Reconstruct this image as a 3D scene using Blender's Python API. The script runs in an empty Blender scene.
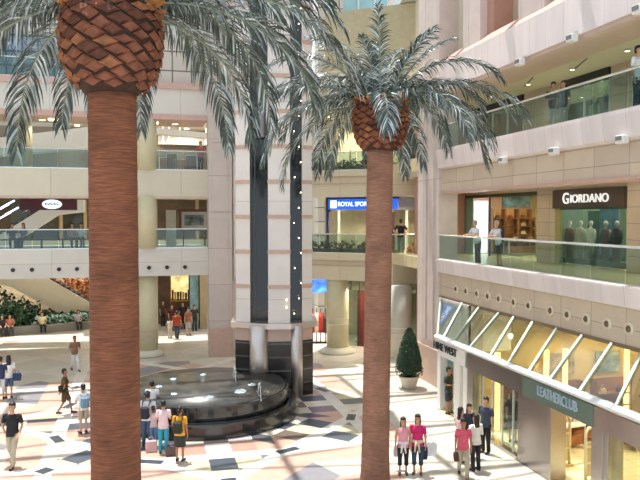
import bpy, bmesh, math, random
from mathutils import Vector, Matrix
R = random.Random(7)
SC = bpy.context.scene; COL = SC.collection
pi = math.pi
# ------------------------------------------------------------------ camera, sky, sun, exposure
F = 700.0; H = 7.4
cam = bpy.data.cameras.new('camera'); cam.sensor_width = 36; cam.lens = 36 * F / 640; cam.clip_end = 300
co = bpy.data.objects.new('camera', cam); COL.objects.link(co); SC.camera = co
YAW = math.radians(14.3); PIT = math.atan(-24 / F)
co.location = (0, 0, H); co.rotation_euler = (pi / 2 + PIT, 0, -YAW)
SUNDIR = Vector((-0.10, 0.25, 1.0)).normalized()
w = bpy.data.worlds.new('sky'); SC.world = w; w.use_nodes = True
bg = w.node_tree.nodes['Background']; bg.inputs[1].default_value = 0.95
bg.inputs[0].default_value = (0.80, 0.90, 1.0, 1)
sl = bpy.data.lights.new('sun', 'SUN'); sl.energy = 5.5; sl.angle = math.radians(0.6); sl.color = (1, .96, .9)
so = bpy.data.objects.new('sun', sl); COL.objects.link(so)
so.rotation_euler = SUNDIR.to_track_quat('Z', 'Y').to_euler()
SC.view_settings.view_transform = 'Standard'; SC.view_settings.look = 'None'
SC.view_settings.gamma = 1; SC.view_settings.use_curve_mapping = False
SC.view_settings.exposure = 0.42
SC.cycles.max_bounces = 8; SC.cycles.transparent_max_bounces = 16

# ------------------------------------------------------------------ pixel -> world helpers
_f = Vector((math.sin(YAW) * math.cos(PIT), math.cos(YAW) * math.cos(PIT), math.sin(PIT)))
_r = Vector((math.cos(YAW), -math.sin(YAW), 0)); _u = _r.cross(_f); CAM = Vector((0, 0, H))
def ray(px, py): return _f + _r * ((px - 320) / F) + _u * ((240 - py) / F)
def at_z(px, py, z=0.0): v = ray(px, py); return CAM + v * ((z - H) / v.z)
def at_x(px, py, X): v = ray(px, py); return CAM + v * (X / v.x)
def at_y(px, py, Y): v = ray(px, py); return CAM + v * (Y / v.y)
def yx(px, X): return at_x(px, 216, X).y
def xy(px, Y): return at_y(px, 216, Y).x

# ------------------------------------------------------------------ materials
MATS = {}
def rgb(h):
    h = h.lstrip('#'); c = [int(h[i:i + 2], 16) / 255 for i in (0, 2, 4)]
    return tuple((x / 12.92 if x <= .04045 else ((x + .055) / 1.055) ** 2.4) for x in c)
def mat(name, col, rough=.6, metal=0, var=.08, scale=3.0, emit=0, bump=0, stretch=(1, 1, 1), coat=0, spec=.5):
    """noise varied principled material"""
    if name in MATS: return MATS[name]
    if isinstance(col, str): col = rgb(col)
    m = bpy.data.materials.new(name); m.use_nodes = True; nt = m.node_tree; N = nt.nodes; L = nt.links
    b = N['Principled BSDF']; b.inputs['Roughness'].default_value = rough; b.inputs['Metallic'].default_value = metal
    b.inputs['Coat Weight'].default_value = coat; b.inputs['Specular IOR Level'].default_value = spec
    tc = N.new('ShaderNodeTexCoord'); mp = N.new('ShaderNodeMapping'); mp.inputs['Scale'].default_value = stretch
    L.new(tc.outputs['Object'], mp.inputs[0])
    no = N.new('ShaderNodeTexNoise'); no.inputs['Scale'].default_value = scale; no.inputs['Detail'].default_value = 4
    L.new(mp.outputs[0], no.inputs[0])
    cr = N.new('ShaderNodeValToRGB'); cr.color_ramp.elements[0].position = .3; cr.color_ramp.elements[1].position = .7
    cr.color_ramp.elements[0].color = tuple(max(0, c * (1 - var)) for c in col) + (1,)
    cr.color_ramp.elements[1].color = tuple(min(1, c * (1 + var)) for c in col) + (1,)
    L.new(no.outputs[0], cr.inputs[0]); L.new(cr.outputs[0], b.inputs['Base Color'])
    if emit:
        L.new(cr.outputs[0], b.inputs['Emission Color']); b.inputs['Emission Strength'].default_value = emit
    if bump:
        bp = N.new('ShaderNodeBump'); bp.inputs['Strength'].default_value = bump; bp.inputs['Distance'].default_value = .02
        L.new(no.outputs[0], bp.inputs['Height']); L.new(bp.outputs[0], b.inputs['Normal'])
    MATS[name] = m; return m
def stone(name, col, joint, bw=1.2, bh=.6, rough=.45, axis='x', var=.08, ns=1.5, stretch=(1, 1, 1), mort=.012, off=0.0, coat=0):
    """cut stone panels with thin joints; axis = which horizontal axis runs along the wall"""
    if isinstance(col, str): col = rgb(col)
    if isinstance(joint, str): joint = rgb(joint)
    m = bpy.data.materials.new(name); m.use_nodes = True; nt = m.node_tree; N = nt.nodes; L = nt.links
    b = N['Principled BSDF']; b.inputs['Roughness'].default_value = rough; b.inputs['Coat Weight'].default_value = coat
    tc = N.new('ShaderNodeTexCoord'); sp = N.new('ShaderNodeSeparateXYZ'); cb = N.new('ShaderNodeCombineXYZ')
    L.new(tc.outputs['Object'], sp.inputs[0])
    a, c = {'x': ('X', 'Z'), 'y': ('Y', 'Z'), 'f': ('X', 'Y')}[axis]
    sh_ = N.new('ShaderNodeMath'); sh_.operation = 'ADD'; sh_.inputs[1].default_value = .37 * bw; L.new(sp.outputs[a], sh_.inputs[0]); L.new(sh_.outputs[0], cb.inputs[0]); L.new(sp.outputs[c], cb.inputs[1])
    br = N.new('ShaderNodeTexBrick'); br.offset = off; br.inputs['Scale'].default_value = 1
    br.inputs['Brick Width'].default_value = bw; br.inputs['Row Height'].default_value = bh
    br.inputs['Mortar Size'].default_value = mort; br.inputs['Mortar Smooth'].default_value = .1
    br.inputs['Color1'].default_value = tuple(x * (1 - var) for x in col) + (1,)
    br.inputs['Color2'].default_value = tuple(min(1, x * (1 + var)) for x in col) + (1,)
    br.inputs['Mortar'].default_value = joint + (1,)
    L.new(cb.outputs[0], br.inputs[0])
    mp = N.new('ShaderNodeMapping'); mp.inputs['Scale'].default_value = stretch
    L.new(tc.outputs['Object'], mp.inputs[0])
    no = N.new('ShaderNodeTexNoise'); no.inputs['Scale'].default_value = ns; no.inputs['Detail'].default_value = 5
    L.new(mp.outputs[0], no.inputs[0])
    mr = N.new('ShaderNodeMapRange'); mr.inputs[1].default_value = .3; mr.inputs[2].default_value = .7
    mr.inputs[3].default_value = 1 - var; mr.inputs[4].default_value = 1 + var * .6; L.new(no.outputs[0], mr.inputs[0])
    mx = N.new('ShaderNodeVectorMath'); mx.operation = 'SCALE'
    L.new(br.outputs[0], mx.inputs[0]); L.new(mr.outputs[0], mx.inputs['Scale']); L.new(mx.outputs[0], b.inputs['Base Color'])
    MATS[name] = m; return m
def glass(name, tint, refl=.12, rough=.02, ior=1.45):
    m = bpy.data.materials.new(name); m.use_nodes = True; nt = m.node_tree; N = nt.nodes; L = nt.links
    N.remove(N['Principled BSDF']); out = N['Material Output']
    t = N.new('ShaderNodeBsdfTransparent'); g = N.new('ShaderNodeBsdfGlossy'); g.inputs['Roughness'].default_value = rough
    if isinstance(tint, str): tint = rgb(tint)
    no = N.new('ShaderNodeTexNoise'); no.inputs['Scale'].default_value = .8
    cr = N.new('ShaderNodeValToRGB')
    cr.color_ramp.elements[0].color = tuple(c * .97 for c in tint) + (1,); cr.color_ramp.elements[1].color = tuple(tint) + (1,)
    L.new(no.outputs[0], cr.inputs[0]); L.new(cr.outputs[0], t.inputs[0])
    g.inputs[0].default_value = (.9, .97, .97, 1)
    fr = N.new('ShaderNodeLayerWeight'); fr.inputs[0].default_value = .5
    pw = N.new('ShaderNodeMath'); pw.operation = 'POWER'; pw.inputs[1].default_value = 4; L.new(fr.outputs['Facing'], pw.inputs[0])
    ad = N.new('ShaderNodeMath'); ad.operation = 'MULTIPLY_ADD'; ad.inputs[1].default_value = .6; ad.inputs[2].default_value = refl * .4; ad.use_clamp = True
    mi = N.new('ShaderNodeMixShader'); L.new(pw.outputs[0], ad.inputs[0]); L.new(ad.outputs[0], mi.inputs[0])
    L.new(t.outputs[0], mi.inputs[1]); L.new(g.outputs[0], mi.inputs[2]); L.new(mi.outputs[0], out.inputs[0])
    MATS[name] = m; return m

cream = stone('cream_panel', '#d3ccb8', '#a39b88', 3.2, 5, .6, 'x', .03)
creamw = stone('pale_panel', '#d6d2ca', '#b5b0a6', 3.2, 5, .6, 'x', .03)
creamy = stone('cream_stone_side', '#cdbba6', '#9f8f7d', 1.5, .55, .5, 'y', .06)
pinks = stone('pink_stone', '#d2c4bd', '#a3948c', 1.3, 9, .45, 'y', .08, 2.0)
pinkx = stone('pink_stone_front', '#cbc0ba', '#9a9089', 2.0, 1.9, .45, 'x', .05, 2.0)
fasc = stone('fascia_stone', '#e6dad8', '#cfc0bd', .95, 9, .35, 'y', .07, 1.2, (1, 2.2, .2), .01)  # stretched noise puts vertical streaks of grazing light into the stone colour
pinkm = mat('pink_marble', '#c2a698', .4, var=.08, scale=2)
pinkl = mat('pink_ledge_stone', '#c9a79c', .45, var=.06, scale=3)
peach = mat('peach_soffit', '#cdb5a6', .6, var=.03)
brownp = mat('brown_pink_plaster', '#b98e7e', .6, var=.05)
ceilm = mat('ceiling_plaster', '#d2cdb9', .8, var=.03)
white = mat('white_paint', '#e4e2de', .5, var=.03)
whites = stone('white_tower_panel', '#e2dbd6', '#bdb0a8', 40, 4, .35, 'x', .04, 1.5)
bandm = mat('band_stone', '#c4a796', .4, var=.08, scale=5)
blackm = mat('black_granite', (.013, .014, .015), .18, var=.5, scale=20, coat=.6)
darkg = mat('dark_tower_glass', (.006, .008, .009), .08, var=.2, coat=.5)
blackt = stone('black_banded_marble', (.018, .016, .016), (.10, .10, .105), 60, .55, .15, 'x', .3, 2, (1, 1, 4), .03)
chrome = mat('brushed_steel', (.62, .58, .56), .42, 1, .08, 8, stretch=(8, 8, .3))
steel = mat('steel_panel', (.42, .39, .37), .3, 1, .1, 2, stretch=(.3, .6, .3))
alum = mat('pale_aluminium', (.72, .78, .78), .35, .6, .04)
rail = mat('rail_steel', (.75, .78, .78), .25, .9, .04)
darkm = mat('dark_metal', (.05, .05, .055), .4, .5, .1)
balg = glass('green_balustrade_glass', (.70, .81, .79), .12)
shopg = glass('shop_glass', (.86, .93, .90), .05)
awng = glass('awning_glass', (.86, .94, .91), .10)
blueg = mat('blue_curtain_glass', '#9fc6cc', .15, .1, .08, .5, coat=.4)
warmw = mat('warm_shop_wall', '#cfb27c', .7, var=.06)
warmf = stone('cream_tile_floor', '#d9cda6', '#a99f80', .6, .6, .3, 'f', .04)
wood = mat('shelf_wood', '#8d5a33', .5, var=.15, scale=4, stretch=(1, 8, 1))
dwood = mat('dark_wood', '#3a2219', .5, var=.2, scale=4)
lampw = mat('warm_lamp', (1, .78, .42), .5, emit=4, var=.02)
lampc = mat('cool_lamp', (.9, .95, 1), .5, emit=6, var=.02)
lampy = mat('amber_lamp', (1, .62, .18), .5, emit=2.2, var=.02)
lampp = mat('point_lamp', (1, .8, .5), .5, emit=9, var=.02)
soil = mat('soil', '#2d2119', .9, var=.3)
leafd = mat('dark_leaves', (.022, .055, .022), .45, var=.5, scale=6)
leafm = mat('mid_leaves', (.045, .12, .05), .4, var=.5, scale=5)
orangef = mat('orange_foliage', (.42, .13, .03), .6, var=.5, scale=4)
def flat(hexc, r=.7, v=.12): return mat('paint_' + hexc.strip('#'), hexc, r, var=v, scale=6)

# ------------------------------------------------------------------ mesh builder
def vrot(v, rz): c, s = math.cos(rz), math.sin(rz); return Vector((v[0] * c - v[1] * s, v[0] * s + v[1] * c, v[2]))
class MB:
    def __init__(s): s.v = []; s.f = []; s.m = []; s.sm = []
    def add(s, vs, fs, mi=0, smooth=False):
        o = len(s.v); s.v += [tuple(x) for x in vs]
        for f in fs: s.f.append([i + o for i in f]); s.m.append(mi); s.sm.append(smooth)
        return s
    def box(s, x0, x1, y0, y1, z0, z1, mi=0, bev=0):
        if x0 > x1: x0, x1 = x1, x0
        if y0 > y1: y0, y1 = y1, y0
        if z0 > z1: z0, z1 = z1, z0
        b = min(bev, (x1 - x0) / 3, (y1 - y0) / 3, (z1 - z0) / 3)
        if b <= 0:
            vs = [(x, y, z) for z in (z0, z1) for x, y in ((x0, y0), (x1, y0), (x1, y1), (x0, y1))]
            return s.add(vs, [(3, 2, 1, 0), (4, 5, 6, 7), (0, 1, 5, 4), (1, 2, 6, 5), (2, 3, 7, 6), (3, 0, 4, 7)], mi)
        vs = []
        for z, i in ((z0, b), (z0 + b, 0), (z1 - b, 0), (z1, b)):
            for x, y in ((x0 + b, y0), (x1 - b, y0), (x1, y0 + b), (x1, y1 - b), (x1 - b, y1), (x0 + b, y1), (x0, y1 - b), (x0, y0 + b)):
                vs.append((min(max(x, x0 + i), x1 - i), min(max(y, y0 + i), y1 - i), z))
        fs = [tuple(range(7, -1, -1)), tuple(range(24, 32))]
        for k in range(3):
            for j in range(8): a = k * 8 + j; c = k * 8 + (j + 1) % 8; fs.append((a, c, c + 8, a + 8))
        return s.add(vs, fs, mi)
    def bar(s, a, b, w, h, mi=0, up=(0, 0, 1)):
        a = Vector(a); b = Vector(b); d = (b - a).normalized(); up = Vector(up)
        if abs(d.dot(up)) > .98: up = Vector((1, 0, 0))
        r = d.cross(up).normalized(); u = r.cross(d)
        vs = [p + r * (i * w / 2) + u * (j * h / 2) for p in (a, b) for i, j in ((-1, -1), (1, -1), (1, 1), (-1, 1))]
        return s.add(vs, [(0, 1, 2, 3), (7, 6, 5, 4), (0, 4, 5, 1), (1, 5, 6, 2), (2, 6, 7, 3), (3, 7, 4, 0)], mi)
    def tube(s, pts, rad, n=10, mi=0, cap=True, smooth=True, ell=None, flatv=None):
        """pts path, rad scalar or list; ell = (rx, ry) pairs with fixed side axis flatv"""
        pts = [Vector(p) for p in pts]; k = len(pts)
        if not isinstance(rad, (list, tuple)): rad = [rad] * k
        vs = []; prev = None
        for i, p in enumerate(pts):
            d = (pts[min(i + 1, k - 1)] - pts[max(i - 1, 0)]).normalized()
            if flatv is not None: r = (Vector(flatv) - d * d.dot(Vector(flatv))).normalized()
            elif prev is None: r = d.cross(Vector((0, 0, 1)) if abs(d.z) < .9 else Vector((1, 0, 0))).normalized()
            else: r = (prev - d * d.dot(prev)).normalized()
            prev = r; u = d.cross(r)
            ra, rb = rad[i] if isinstance(rad[i], (list, tuple)) else (rad[i], rad[i])
            for j in range(n):
                t = 2 * pi * j / n; vs.append(p + r * (math.cos(t) * ra) + u * (math.sin(t) * rb))
        fs = [(i * n + j, i * n + (j + 1) % n, (i + 1) * n + (j + 1) % n, (i + 1) * n + j) for i in range(k - 1) for j in range(n)]
        if cap: fs += [tuple(range(n - 1, -1, -1)), tuple(range((k - 1) * n, k * n))]
        return s.add(vs, fs, mi, smooth)
    def lathe(s, prof, c=(0, 0, 0), n=32, mi=0, smooth=True, cap=True):
        vs = []; k = len(prof)
        for r, z in prof:
            for j in range(n): t = 2 * pi * j / n; vs.append((c[0] + r * math.cos(t), c[1] + r * math.sin(t), c[2] + z))
        fs = [(i * n + j, i * n + (j + 1) % n, (i + 1) * n + (j + 1) % n, (i + 1) * n + j) for i in range(k - 1) for j in range(n)]
        if cap: fs += [tuple(range(n - 1, -1, -1)), tuple(range((k - 1) * n, k * n))]
        return s.add(vs, fs, mi, smooth)
    def ball(s, c, r, n=12, m=8, mi=0, z0=-1, z1=1):
        if not isinstance(r, (tuple, list)): r = (r, r, r)
        vs = []; a0 = math.asin(z0); a1 = math.asin(z1)
        for i in range(m + 1):
            a = a0 + (a1 - a0) * i / m
            for j in range(n):
                t = 2 * pi * j / n; q = max(math.cos(a), .02)
                vs.append((c[0] + r[0] * q * math.cos(t), c[1] + r[1] * q * math.sin(t), c[2] + r[2] * math.sin(a)))
        fs = [(i * n + j, i * n + (j + 1) % n, (i + 1) * n + (j + 1) % n, (i + 1) * n + j) for i in range(m) for j in range(n)]
        fs += [tuple(range(n - 1, -1, -1)), tuple(range(m * n, (m + 1) * n))]
        return s.add(vs, fs, mi, True)
    def prism(s, poly, z0, z1, mi=0):
        n = len(poly); vs = [(x, y, z0) for x, y in poly] + [(x, y, z1) for x, y in poly]
        return s.add(vs, [tuple(range(n - 1, -1, -1)), tuple(range(n, 2 * n))] + [(i, (i + 1) % n, (i + 1) % n + n, i + n) for i in range(n)], mi)
    def extr(s, prof, axis, a, b, mi=0):
        """profile in the plane perpendicular to axis ('x': (y,z), 'y': (x,z)) extruded a..b"""
        n = len(prof)
        if axis == 'x': vs = [(a, p, q) for p, q in prof] + [(b, p, q) for p, q in prof]
        else: vs = [(p, a, q) for p, q in prof] + [(p, b, q) for p, q in prof]
        return s.add(vs, [tuple(range(n - 1, -1, -1)), tuple(range(n, 2 * n))] + [(i, (i + 1) % n, (i + 1) % n + n, i + n) for i in range(n)], mi)
    def build(s, name, mats, parent=None, loc=None, fixn=True):
        me = bpy.data.meshes.new(name); me.from_pydata(s.v, [], s.f)
        if not isinstance(mats, (list, tuple)): mats = [mats]
        for m in mats: me.materials.append(m)
        me.polygons.foreach_set('material_index', s.m); me.polygons.foreach_set('use_smooth', s.sm)
        if fixn:
            b = bmesh.new(); b.from_mesh(me); bmesh.ops.recalc_face_normals(b, faces=b.faces); b.to_mesh(me); b.free()
        me.update()
        o = bpy.data.objects.new(name, me); COL.objects.link(o)
        if parent is not None: o.parent = parent
        if loc is not None: o.location = loc
        return o
def tag(o, label, cat, group=None, kind=None):
    o['label'] = label; o['category'] = cat
    if group: o['group'] = group
    if kind: o['kind'] = kind
    return o
def thing(name, label, cat, loc=(0, 0, 0), rz=0, group=None):
    o = bpy.data.objects.new(name, None); COL.objects.link(o); o.location = loc; o.rotation_euler = (0, 0, rz)
    o.empty_display_size = .2
    return tag(o, label, cat, group)
def struct(name, mb, m): o = mb.build(name, m); o['kind'] = 'structure'; return o
KIDS = {}
def dup(o, loc=None, rz=None, label=None, parent=None):
    c = o.copy(); COL.objects.link(c)
    if parent is not None: c.parent = parent
    for ch in [x for x in COL.objects if x.parent is o]: dup(ch, parent=c)
    if loc is not None: c.location = loc
    if rz is not None: c.rotation_euler = (0, 0, rz)
    if label: c['label'] = label
    return c
def text(name, body, m, parent, size, matrix, ext=.01, align='CENTER', squeeze=1.0):
    cu = bpy.data.curves.new(name, 'FONT'); cu.body = body; cu.size = size; cu.extrude = ext; cu.align_x = align; cu.align_y = 'CENTER'
    cu.offset = 0
    t = bpy.data.objects.new(name, cu); COL.objects.link(t)
    dg = bpy.context.evaluated_depsgraph_get(); me = bpy.data.meshes.new_from_object(t.evaluated_get(dg))
    bpy.data.objects.remove(t); me.materials.clear(); me.materials.append(m)
    o = bpy.data.objects.new(name, me); COL.objects.link(o); o.parent = parent; o.matrix_local = matrix @ Matrix.Diagonal((squeeze, 1, 1, 1))
    return o
def facing(loc, xdir, updir=(0, 0, 1)):
    x = Vector(xdir).normalized(); y = Vector(updir).normalized(); z = x.cross(y); y = z.cross(x)
    M = Matrix((x, y, z)).transposed().to_4x4(); M.translation = Vector(loc); return M
#BODY
# ------------------------------------------------------------------ patterned plaza floor
FC = (2.31, 26.57)
def floor_material():
    m = bpy.data.materials.new('terrazzo_pattern'); m.use_nodes = True; nt = m.node_tree; N = nt.nodes; L = nt.links
    b = N['Principled BSDF']
    def M(op, *a, clamp=False):
        n = N.new('ShaderNodeMath'); n.operation = op; n.use_clamp = clamp
        for i, x in enumerate(a):
            if isinstance(x, (int, float)): n.inputs[i].default_value = x
            else: L.new(x, n.inputs[i])
        return n.outputs[0]
    def mix(f, c1, c2):
        n = N.new('ShaderNodeMix'); n.data_type = 'RGBA'
        if isinstance(f, (int, float)): n.inputs[0].default_value = f
        else: L.new(f, n.inputs[0])
        for k, c in ((6, c1), (7, c2)):
            if isinstance(c, str): n.inputs[k].default_value = rgb(c) + (1,)
            else: L.new(c, n.inputs[k])
        return n.outputs[2]
    tc = N.new('ShaderNodeTexCoord'); sp = N.new('ShaderNodeSeparateXYZ'); L.new(tc.outputs['Object'], sp.inputs[0])
    X = M('SUBTRACT', sp.outputs[0], FC[0]); Y = M('SUBTRACT', sp.outputs[1], FC[1])
    r = M('SQRT', M('ADD', M('MULTIPLY', X, X), M('MULTIPLY', Y, Y)))
    a = M('ARCTAN2', Y, X)
    k = pi / 4
    oc = M('FLOOR', M('DIVIDE', M('ADD', a, k / 2 + 2 * pi), k))
    al = M('SUBTRACT', M('MODULO', M('ADD', a, k / 2 + 2 * pi), k), k / 2)
    u = M('MULTIPLY', r, M('COSINE', al)); v = M('MULTIPLY', r, M('SINE', al))
    d0 = 5.1; wd = .24
    c, s_ = math.cos(k), math.sin(k)
    lines = [M('ABSOLUTE', M('SUBTRACT', u, d0))]
    for sg in (1, -1):
        lines.append(M('ABSOLUTE', M('SUBTRACT', M('ADD', M('MULTIPLY', u, c), M('MULTIPLY', v, sg * s_)), d0)))
        lines.append(M('ABSOLUTE', M('SUBTRACT', M('MULTIPLY', v, sg), d0)))
    mn = lines[0]
    for l in lines[1:]: mn = M('MINIMUM', mn, l)
    band = M('LESS_THAN', mn, wd)
    # small dark lozenges where the bands cross
    nd = None
    for i in range(3):
        for j in range(i + 1, 5):
            t = M('LESS_THAN', M('ADD', lines[i], lines[j]), .30)
            nd = t if nd is None else M('MAXIMUM', nd, t)
    # lozenge chequer in each octant
    S = .80
    cu = M('FLOOR', M('DIVIDE', M('SUBTRACT', u, d0), 1.25)); cv = M('FLOOR', M('DIVIDE', M('ADD', v, 50 * S + S / 2), S))
    cb = N.new('ShaderNodeCombineXYZ'); L.new(cu, cb.inputs[0]); L.new(cv, cb.inputs[1]); L.new(oc, cb.inputs[2])
    wn = N.new('ShaderNodeTexWhiteNoise'); L.new(cb.outputs[0], wn.inputs[0])
    par = M('MODULO', M('ADD', M('ADD', cu, cv), 100), 2)
    rampA = N.new('ShaderNodeValToRGB'); rampA.color_ramp.interpolation = 'CONSTANT'
    e = rampA.color_ramp.elements; e[0].color = rgb('#4c5560') + (1,); e[1].position = .42; e[1].color = rgb('#7f6d74') + (1,)
    for p, h in ((.6, '#b98f80'), (.82, '#6f6258')): q = e.new(p); q.color = rgb(h) + (1,)
    L.new(wn.outputs[0], rampA.inputs[0])
    rampB = N.new('ShaderNodeValToRGB'); rampB.color_ramp.interpolation = 'CONSTANT'
    e = rampB.color_ramp.elements; e[0].color = rgb('#d8d0bf') + (1,); e[1].position = .5; e[1].color = rgb('#c9bfa2') + (1,)
    q = e.new(.8); q.color = rgb('#d6cdc9') + (1,)
    L.new(wn.outputs[0], rampB.inputs[0])
    chk = mix(M('GREATER_THAN', par, .5), rampA.outputs[0], rampB.outputs[0])
    # big triangles between bands (pink / slate / cream)
    s1 = M('SUBTRACT', M('ADD', M('MULTIPLY', u, c), M('MULTIPLY', v, s_)), d0)
    s2 = M('SUBTRACT', M('ADD', M('MULTIPLY', u, c), M('MULTIPLY', v, -s_)), d0)
    s3 = M('SUBTRACT', u, d0)
    outer = M('GREATER_THAN', s3, 0)
    side = M('GREATER_THAN', M('MAXIMUM', s1, s2), 0)
    colw = M('LESS_THAN', M('ABSOLUTE', v), S * 1.5)
    tri = mix(M('GREATER_THAN', v, 0), '#c8a294', '#737780')
    tri = mix(M('LESS_THAN', M('ABSOLUTE', M('SUBTRACT', M('ABSOLUTE', v), 2.0)), .45), tri, '#cfc6b2')
    out = mix(colw, tri, chk)
    out = mix(side, out, mix(M('GREATER_THAN', M('MODULO', M('FLOOR', M('DIVIDE', M('MAXIMUM', s1, s2), 1.25)), 2), .5), '#c6a596', mix(M('GREATER_THAN', v, 0), '#cfc8b8', '#87868c')))
    inn = mix(colw, mix(M('GREATER_THAN', M('SUBTRACT', u, M('ABSOLUTE', v)), 2.6), '#5d5f66', '#c9a18f'), chk)
    colr = mix(outer, inn, out)
    # beyond the star: plain pale stone with a few dark inlays
    far = M('GREATER_THAN', r, 9.6)
    pl = N.new('ShaderNodeTexChecker'); pl.inputs['Scale'].default_value = .42
    pl.inputs['Color1'].default_value = rgb('#cfc9be') + (1,); pl.inputs['Color2'].default_value = rgb('#c2bbae') + (1,)
    mp = N.new('ShaderNodeMapping'); mp.inputs['Rotation'].default_value = (0, 0, pi / 4); L.new(tc.outputs['Object'], mp.inputs[0]); L.new(mp.outputs[0], pl.inputs[0])
    colr = mix(far, colr, pl.outputs[0])
    colr = mix(M('MULTIPLY', band, M('LESS_THAN', r, 13.5)), colr, '#dcd6cc')
    colr = mix(M('MULTIPLY', nd, M('LESS_THAN', r, 9.5)), colr, '#3c4550')
    # pale promenade along the right hand shops and the rear strip
    prom = M('GREATER_THAN', sp.outputs[0], 8.6)
    colr = mix(prom, colr, pl.outputs[0])
    no = N.new('ShaderNodeTexNoise'); no.inputs['Scale'].default_value = 2.2; no.inputs['Detail'].default_value = 6; L.new(tc.outputs['Object'], no.inputs[0])
    mr = N.new('ShaderNodeMapRange'); mr.inputs[1].default_value = .3; mr.inputs[2].default_value = .7; mr.inputs[3].default_value = .9; mr.inputs[4].default_value = 1.06
    L.new(no.outputs[0], mr.inputs[0])
    mx = N.new('ShaderNodeVectorMath'); mx.operation = 'SCALE'; L.new(colr, mx.inputs[0]); L.new(mr.outputs[0], mx.inputs['Scale'])
    L.new(mx.outputs[0], b.inputs['Base Color']); b.inputs['Roughness'].default_value = .32
    return m
struct('floor', MB().box(-22, 24, 2, 60, -.3, 0), floor_material())

# ------------------------------------------------------------------ rear facade (left of the lift tower)
YB = 37.3; XL = -14.0; XP = 3.4
def zb(py, Y=YB, px=105): return at_y(px, py, Y).z
# level one bridge, level two bridge, level three bridge
def bridge(name, z0, z1, m, y1=42.6, lip=True):
    b = MB().box(XL, XP, YB, y1, z0, z1)
    struct(name, b, m)
bridge('floor_bridge_level_one', 4.28, 5.72, creamw)
bridge('floor_bridge_level_two', 8.42, 9.79, cream)
bridge('floor_bridge_level_three', 12.67, 13.98, creamw)
struct('trim_1', MB().box(XL, XP, YB - .06, 40.1, 12.40, 12.67), pinkl)
struct('trim_2', MB().box(XL, XP, YB - .12, 40.2, 13.98, 14.30), pinkl)
struct('trim_3', MB().box(XL, XP, YB - .02, YB + 1.0, 8.30, 8.42), peach)
# wall of square tiles and top floors above level three
gridm = stone('grid_tile', '#cdc6ba', '#6b6660', 1.0, 1.0, .4, 'x', .04, mort=.035)
xg = xy(160, YB)
struct('wall_back_upper', MB().box(xg, XP, YB + .4, YB + .7, 14.3, 21), gridm)
struct('wall_back_top', MB().box(XL, xg, YB + .4, YB + .7, 16.6, 21), gridm)
# left pilaster
def pilaster(name, x0, x1, y0, y1, m, z1=21):
    b = MB().box(x0, x1, y0, y1, 0, z1)
    for z in [k * 3.6 + .2 for k in range(int(z1 / 3.6))]:       # raised panels
        b.box(x0 + .22, x1 - .22, y0 - .05, y0, z + .25, z + 3.35)
    struct(name, b, m)
xa, xb, xc = XP, xy(232, YB - .5), xy(249, YB - .5)
pilaster('wall_back_pilaster', xa, xb, YB - .5, YB + .6, pinkx)
fl = MB().box(xb, xc, YB - .1, YB + .6, 0, 21)
for i in range(3): fl.box(xb + .1 + i * .28, xb + .24 + i * .28, YB - .3, YB - .1, 4.0, 14.2)
fl.box(xb, xc, YB - .35, YB - .1, 14.2, 14.5)
struct('wall_back_fluted', fl, whites)
struct('wall_back_behind_tower', MB().box(xc, 8.2, YB + .4, YB + .9, 0, 21), whites)
struct('trim_4', MB().box(xa - .05, xb + .02, YB - .55, YB - .5, 14.2, 14.75).box(xa - .05, xb, YB - .62, YB - .5, 0, 1.5), pinkm)

# columns at the bridge edge
def column(px, w, y, z0, z1, label, yb=None, collar=True):
    yb = yb or y; x = xy(px, y)
    o = thing('round_column', label, 'column', (x, y, z0), 0, None)
    b = MB().lathe([(w, 0), (w, z1 - z0)], n=32); b.build('shaft', creamy2, o)
    if collar:
        c = MB(); 
        for z in (.9, 1.35): c.lathe([(w + .004, z), (w + .02, z + .01), (w + .02, z + .05), (w + .004, z + .06)], n=32, cap=False)
        c.build('collar', pinkl, o)
        MB().lathe([(w + .28, 0), (w + .28, .12), (w + .08, .3), (w + .01, .34)], n=32).build('base', cream, o)
    return o
creamy2 = mat('column_cream', '#cfc7a4', .5, var=.04, scale=2)
column(147, .53, YB + .75, 0, 4.28, 'cream round column under the white bridge, just right of the large palm trunk')
column(147, .53, YB + .35, 5.72, 8.42, 'cream round column on the middle bridge beside the large palm trunk', collar=False)
column(147, .53, YB + .35, 9.79, 12.40, 'cream round column on the upper bridge right of the large palm trunk', collar=False)
column(24, .45, YB + 1.5, 9.79, 12.40, 'pale round column behind glass railing at far left, upper level', collar=False)

# ------------------------------------------------------------------ rear hall beyond the bridges
YF = 50.5
struct('wall_back_far', MB().box(-22, 9, YF + 3, YF + 3.3, 0, 21), mat('far_wall', '#b7b0a0', .8))
struct('floor_far_level_one', MB().box(-22, 9, YF + .75, YF + 3, 4.7, 5.7), cream)
struct('floor_far_level_two', MB().box(-22, -4.5, YF + .2, YF + 3, 9.1, 10.0).box(-4.5, 9, YF - 3, YF + 3, 9.1, 10.0), cream)
struct('floor_far_level_three', MB().box(-22, -4.5, YF + .2, YF + 3, 13.3, 14.2).box(-4.5, 9, YF - 3, YF + 3, 13.3, 14.2), cream)
struct('roof_slab_rear', MB().box(-22, 9, YF + 2.5, YF + 3.3, 21, 21.3), cream)
struct('wall_left', MB().box(-22.3, -22, 6, YF + 3, 0, 16), creamy)
# sloping white ramp parapet behind the upper bridge
a = at_y(-30, 158, 45); b_ = at_y(95, 141, 45); c = at_y(95, 122, 45); d = at_y(-30, 146, 45)
rp = MB().extr([(a.x, a.z), (b_.x, at_y(95, 147, 45).z), (c.x, at_y(95, 126, 45).z), (d.x, at_y(-30, 141, 45).z)], 'y', 45, 46.2)
struct('trim_ramp_parapet', rp, white)
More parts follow.
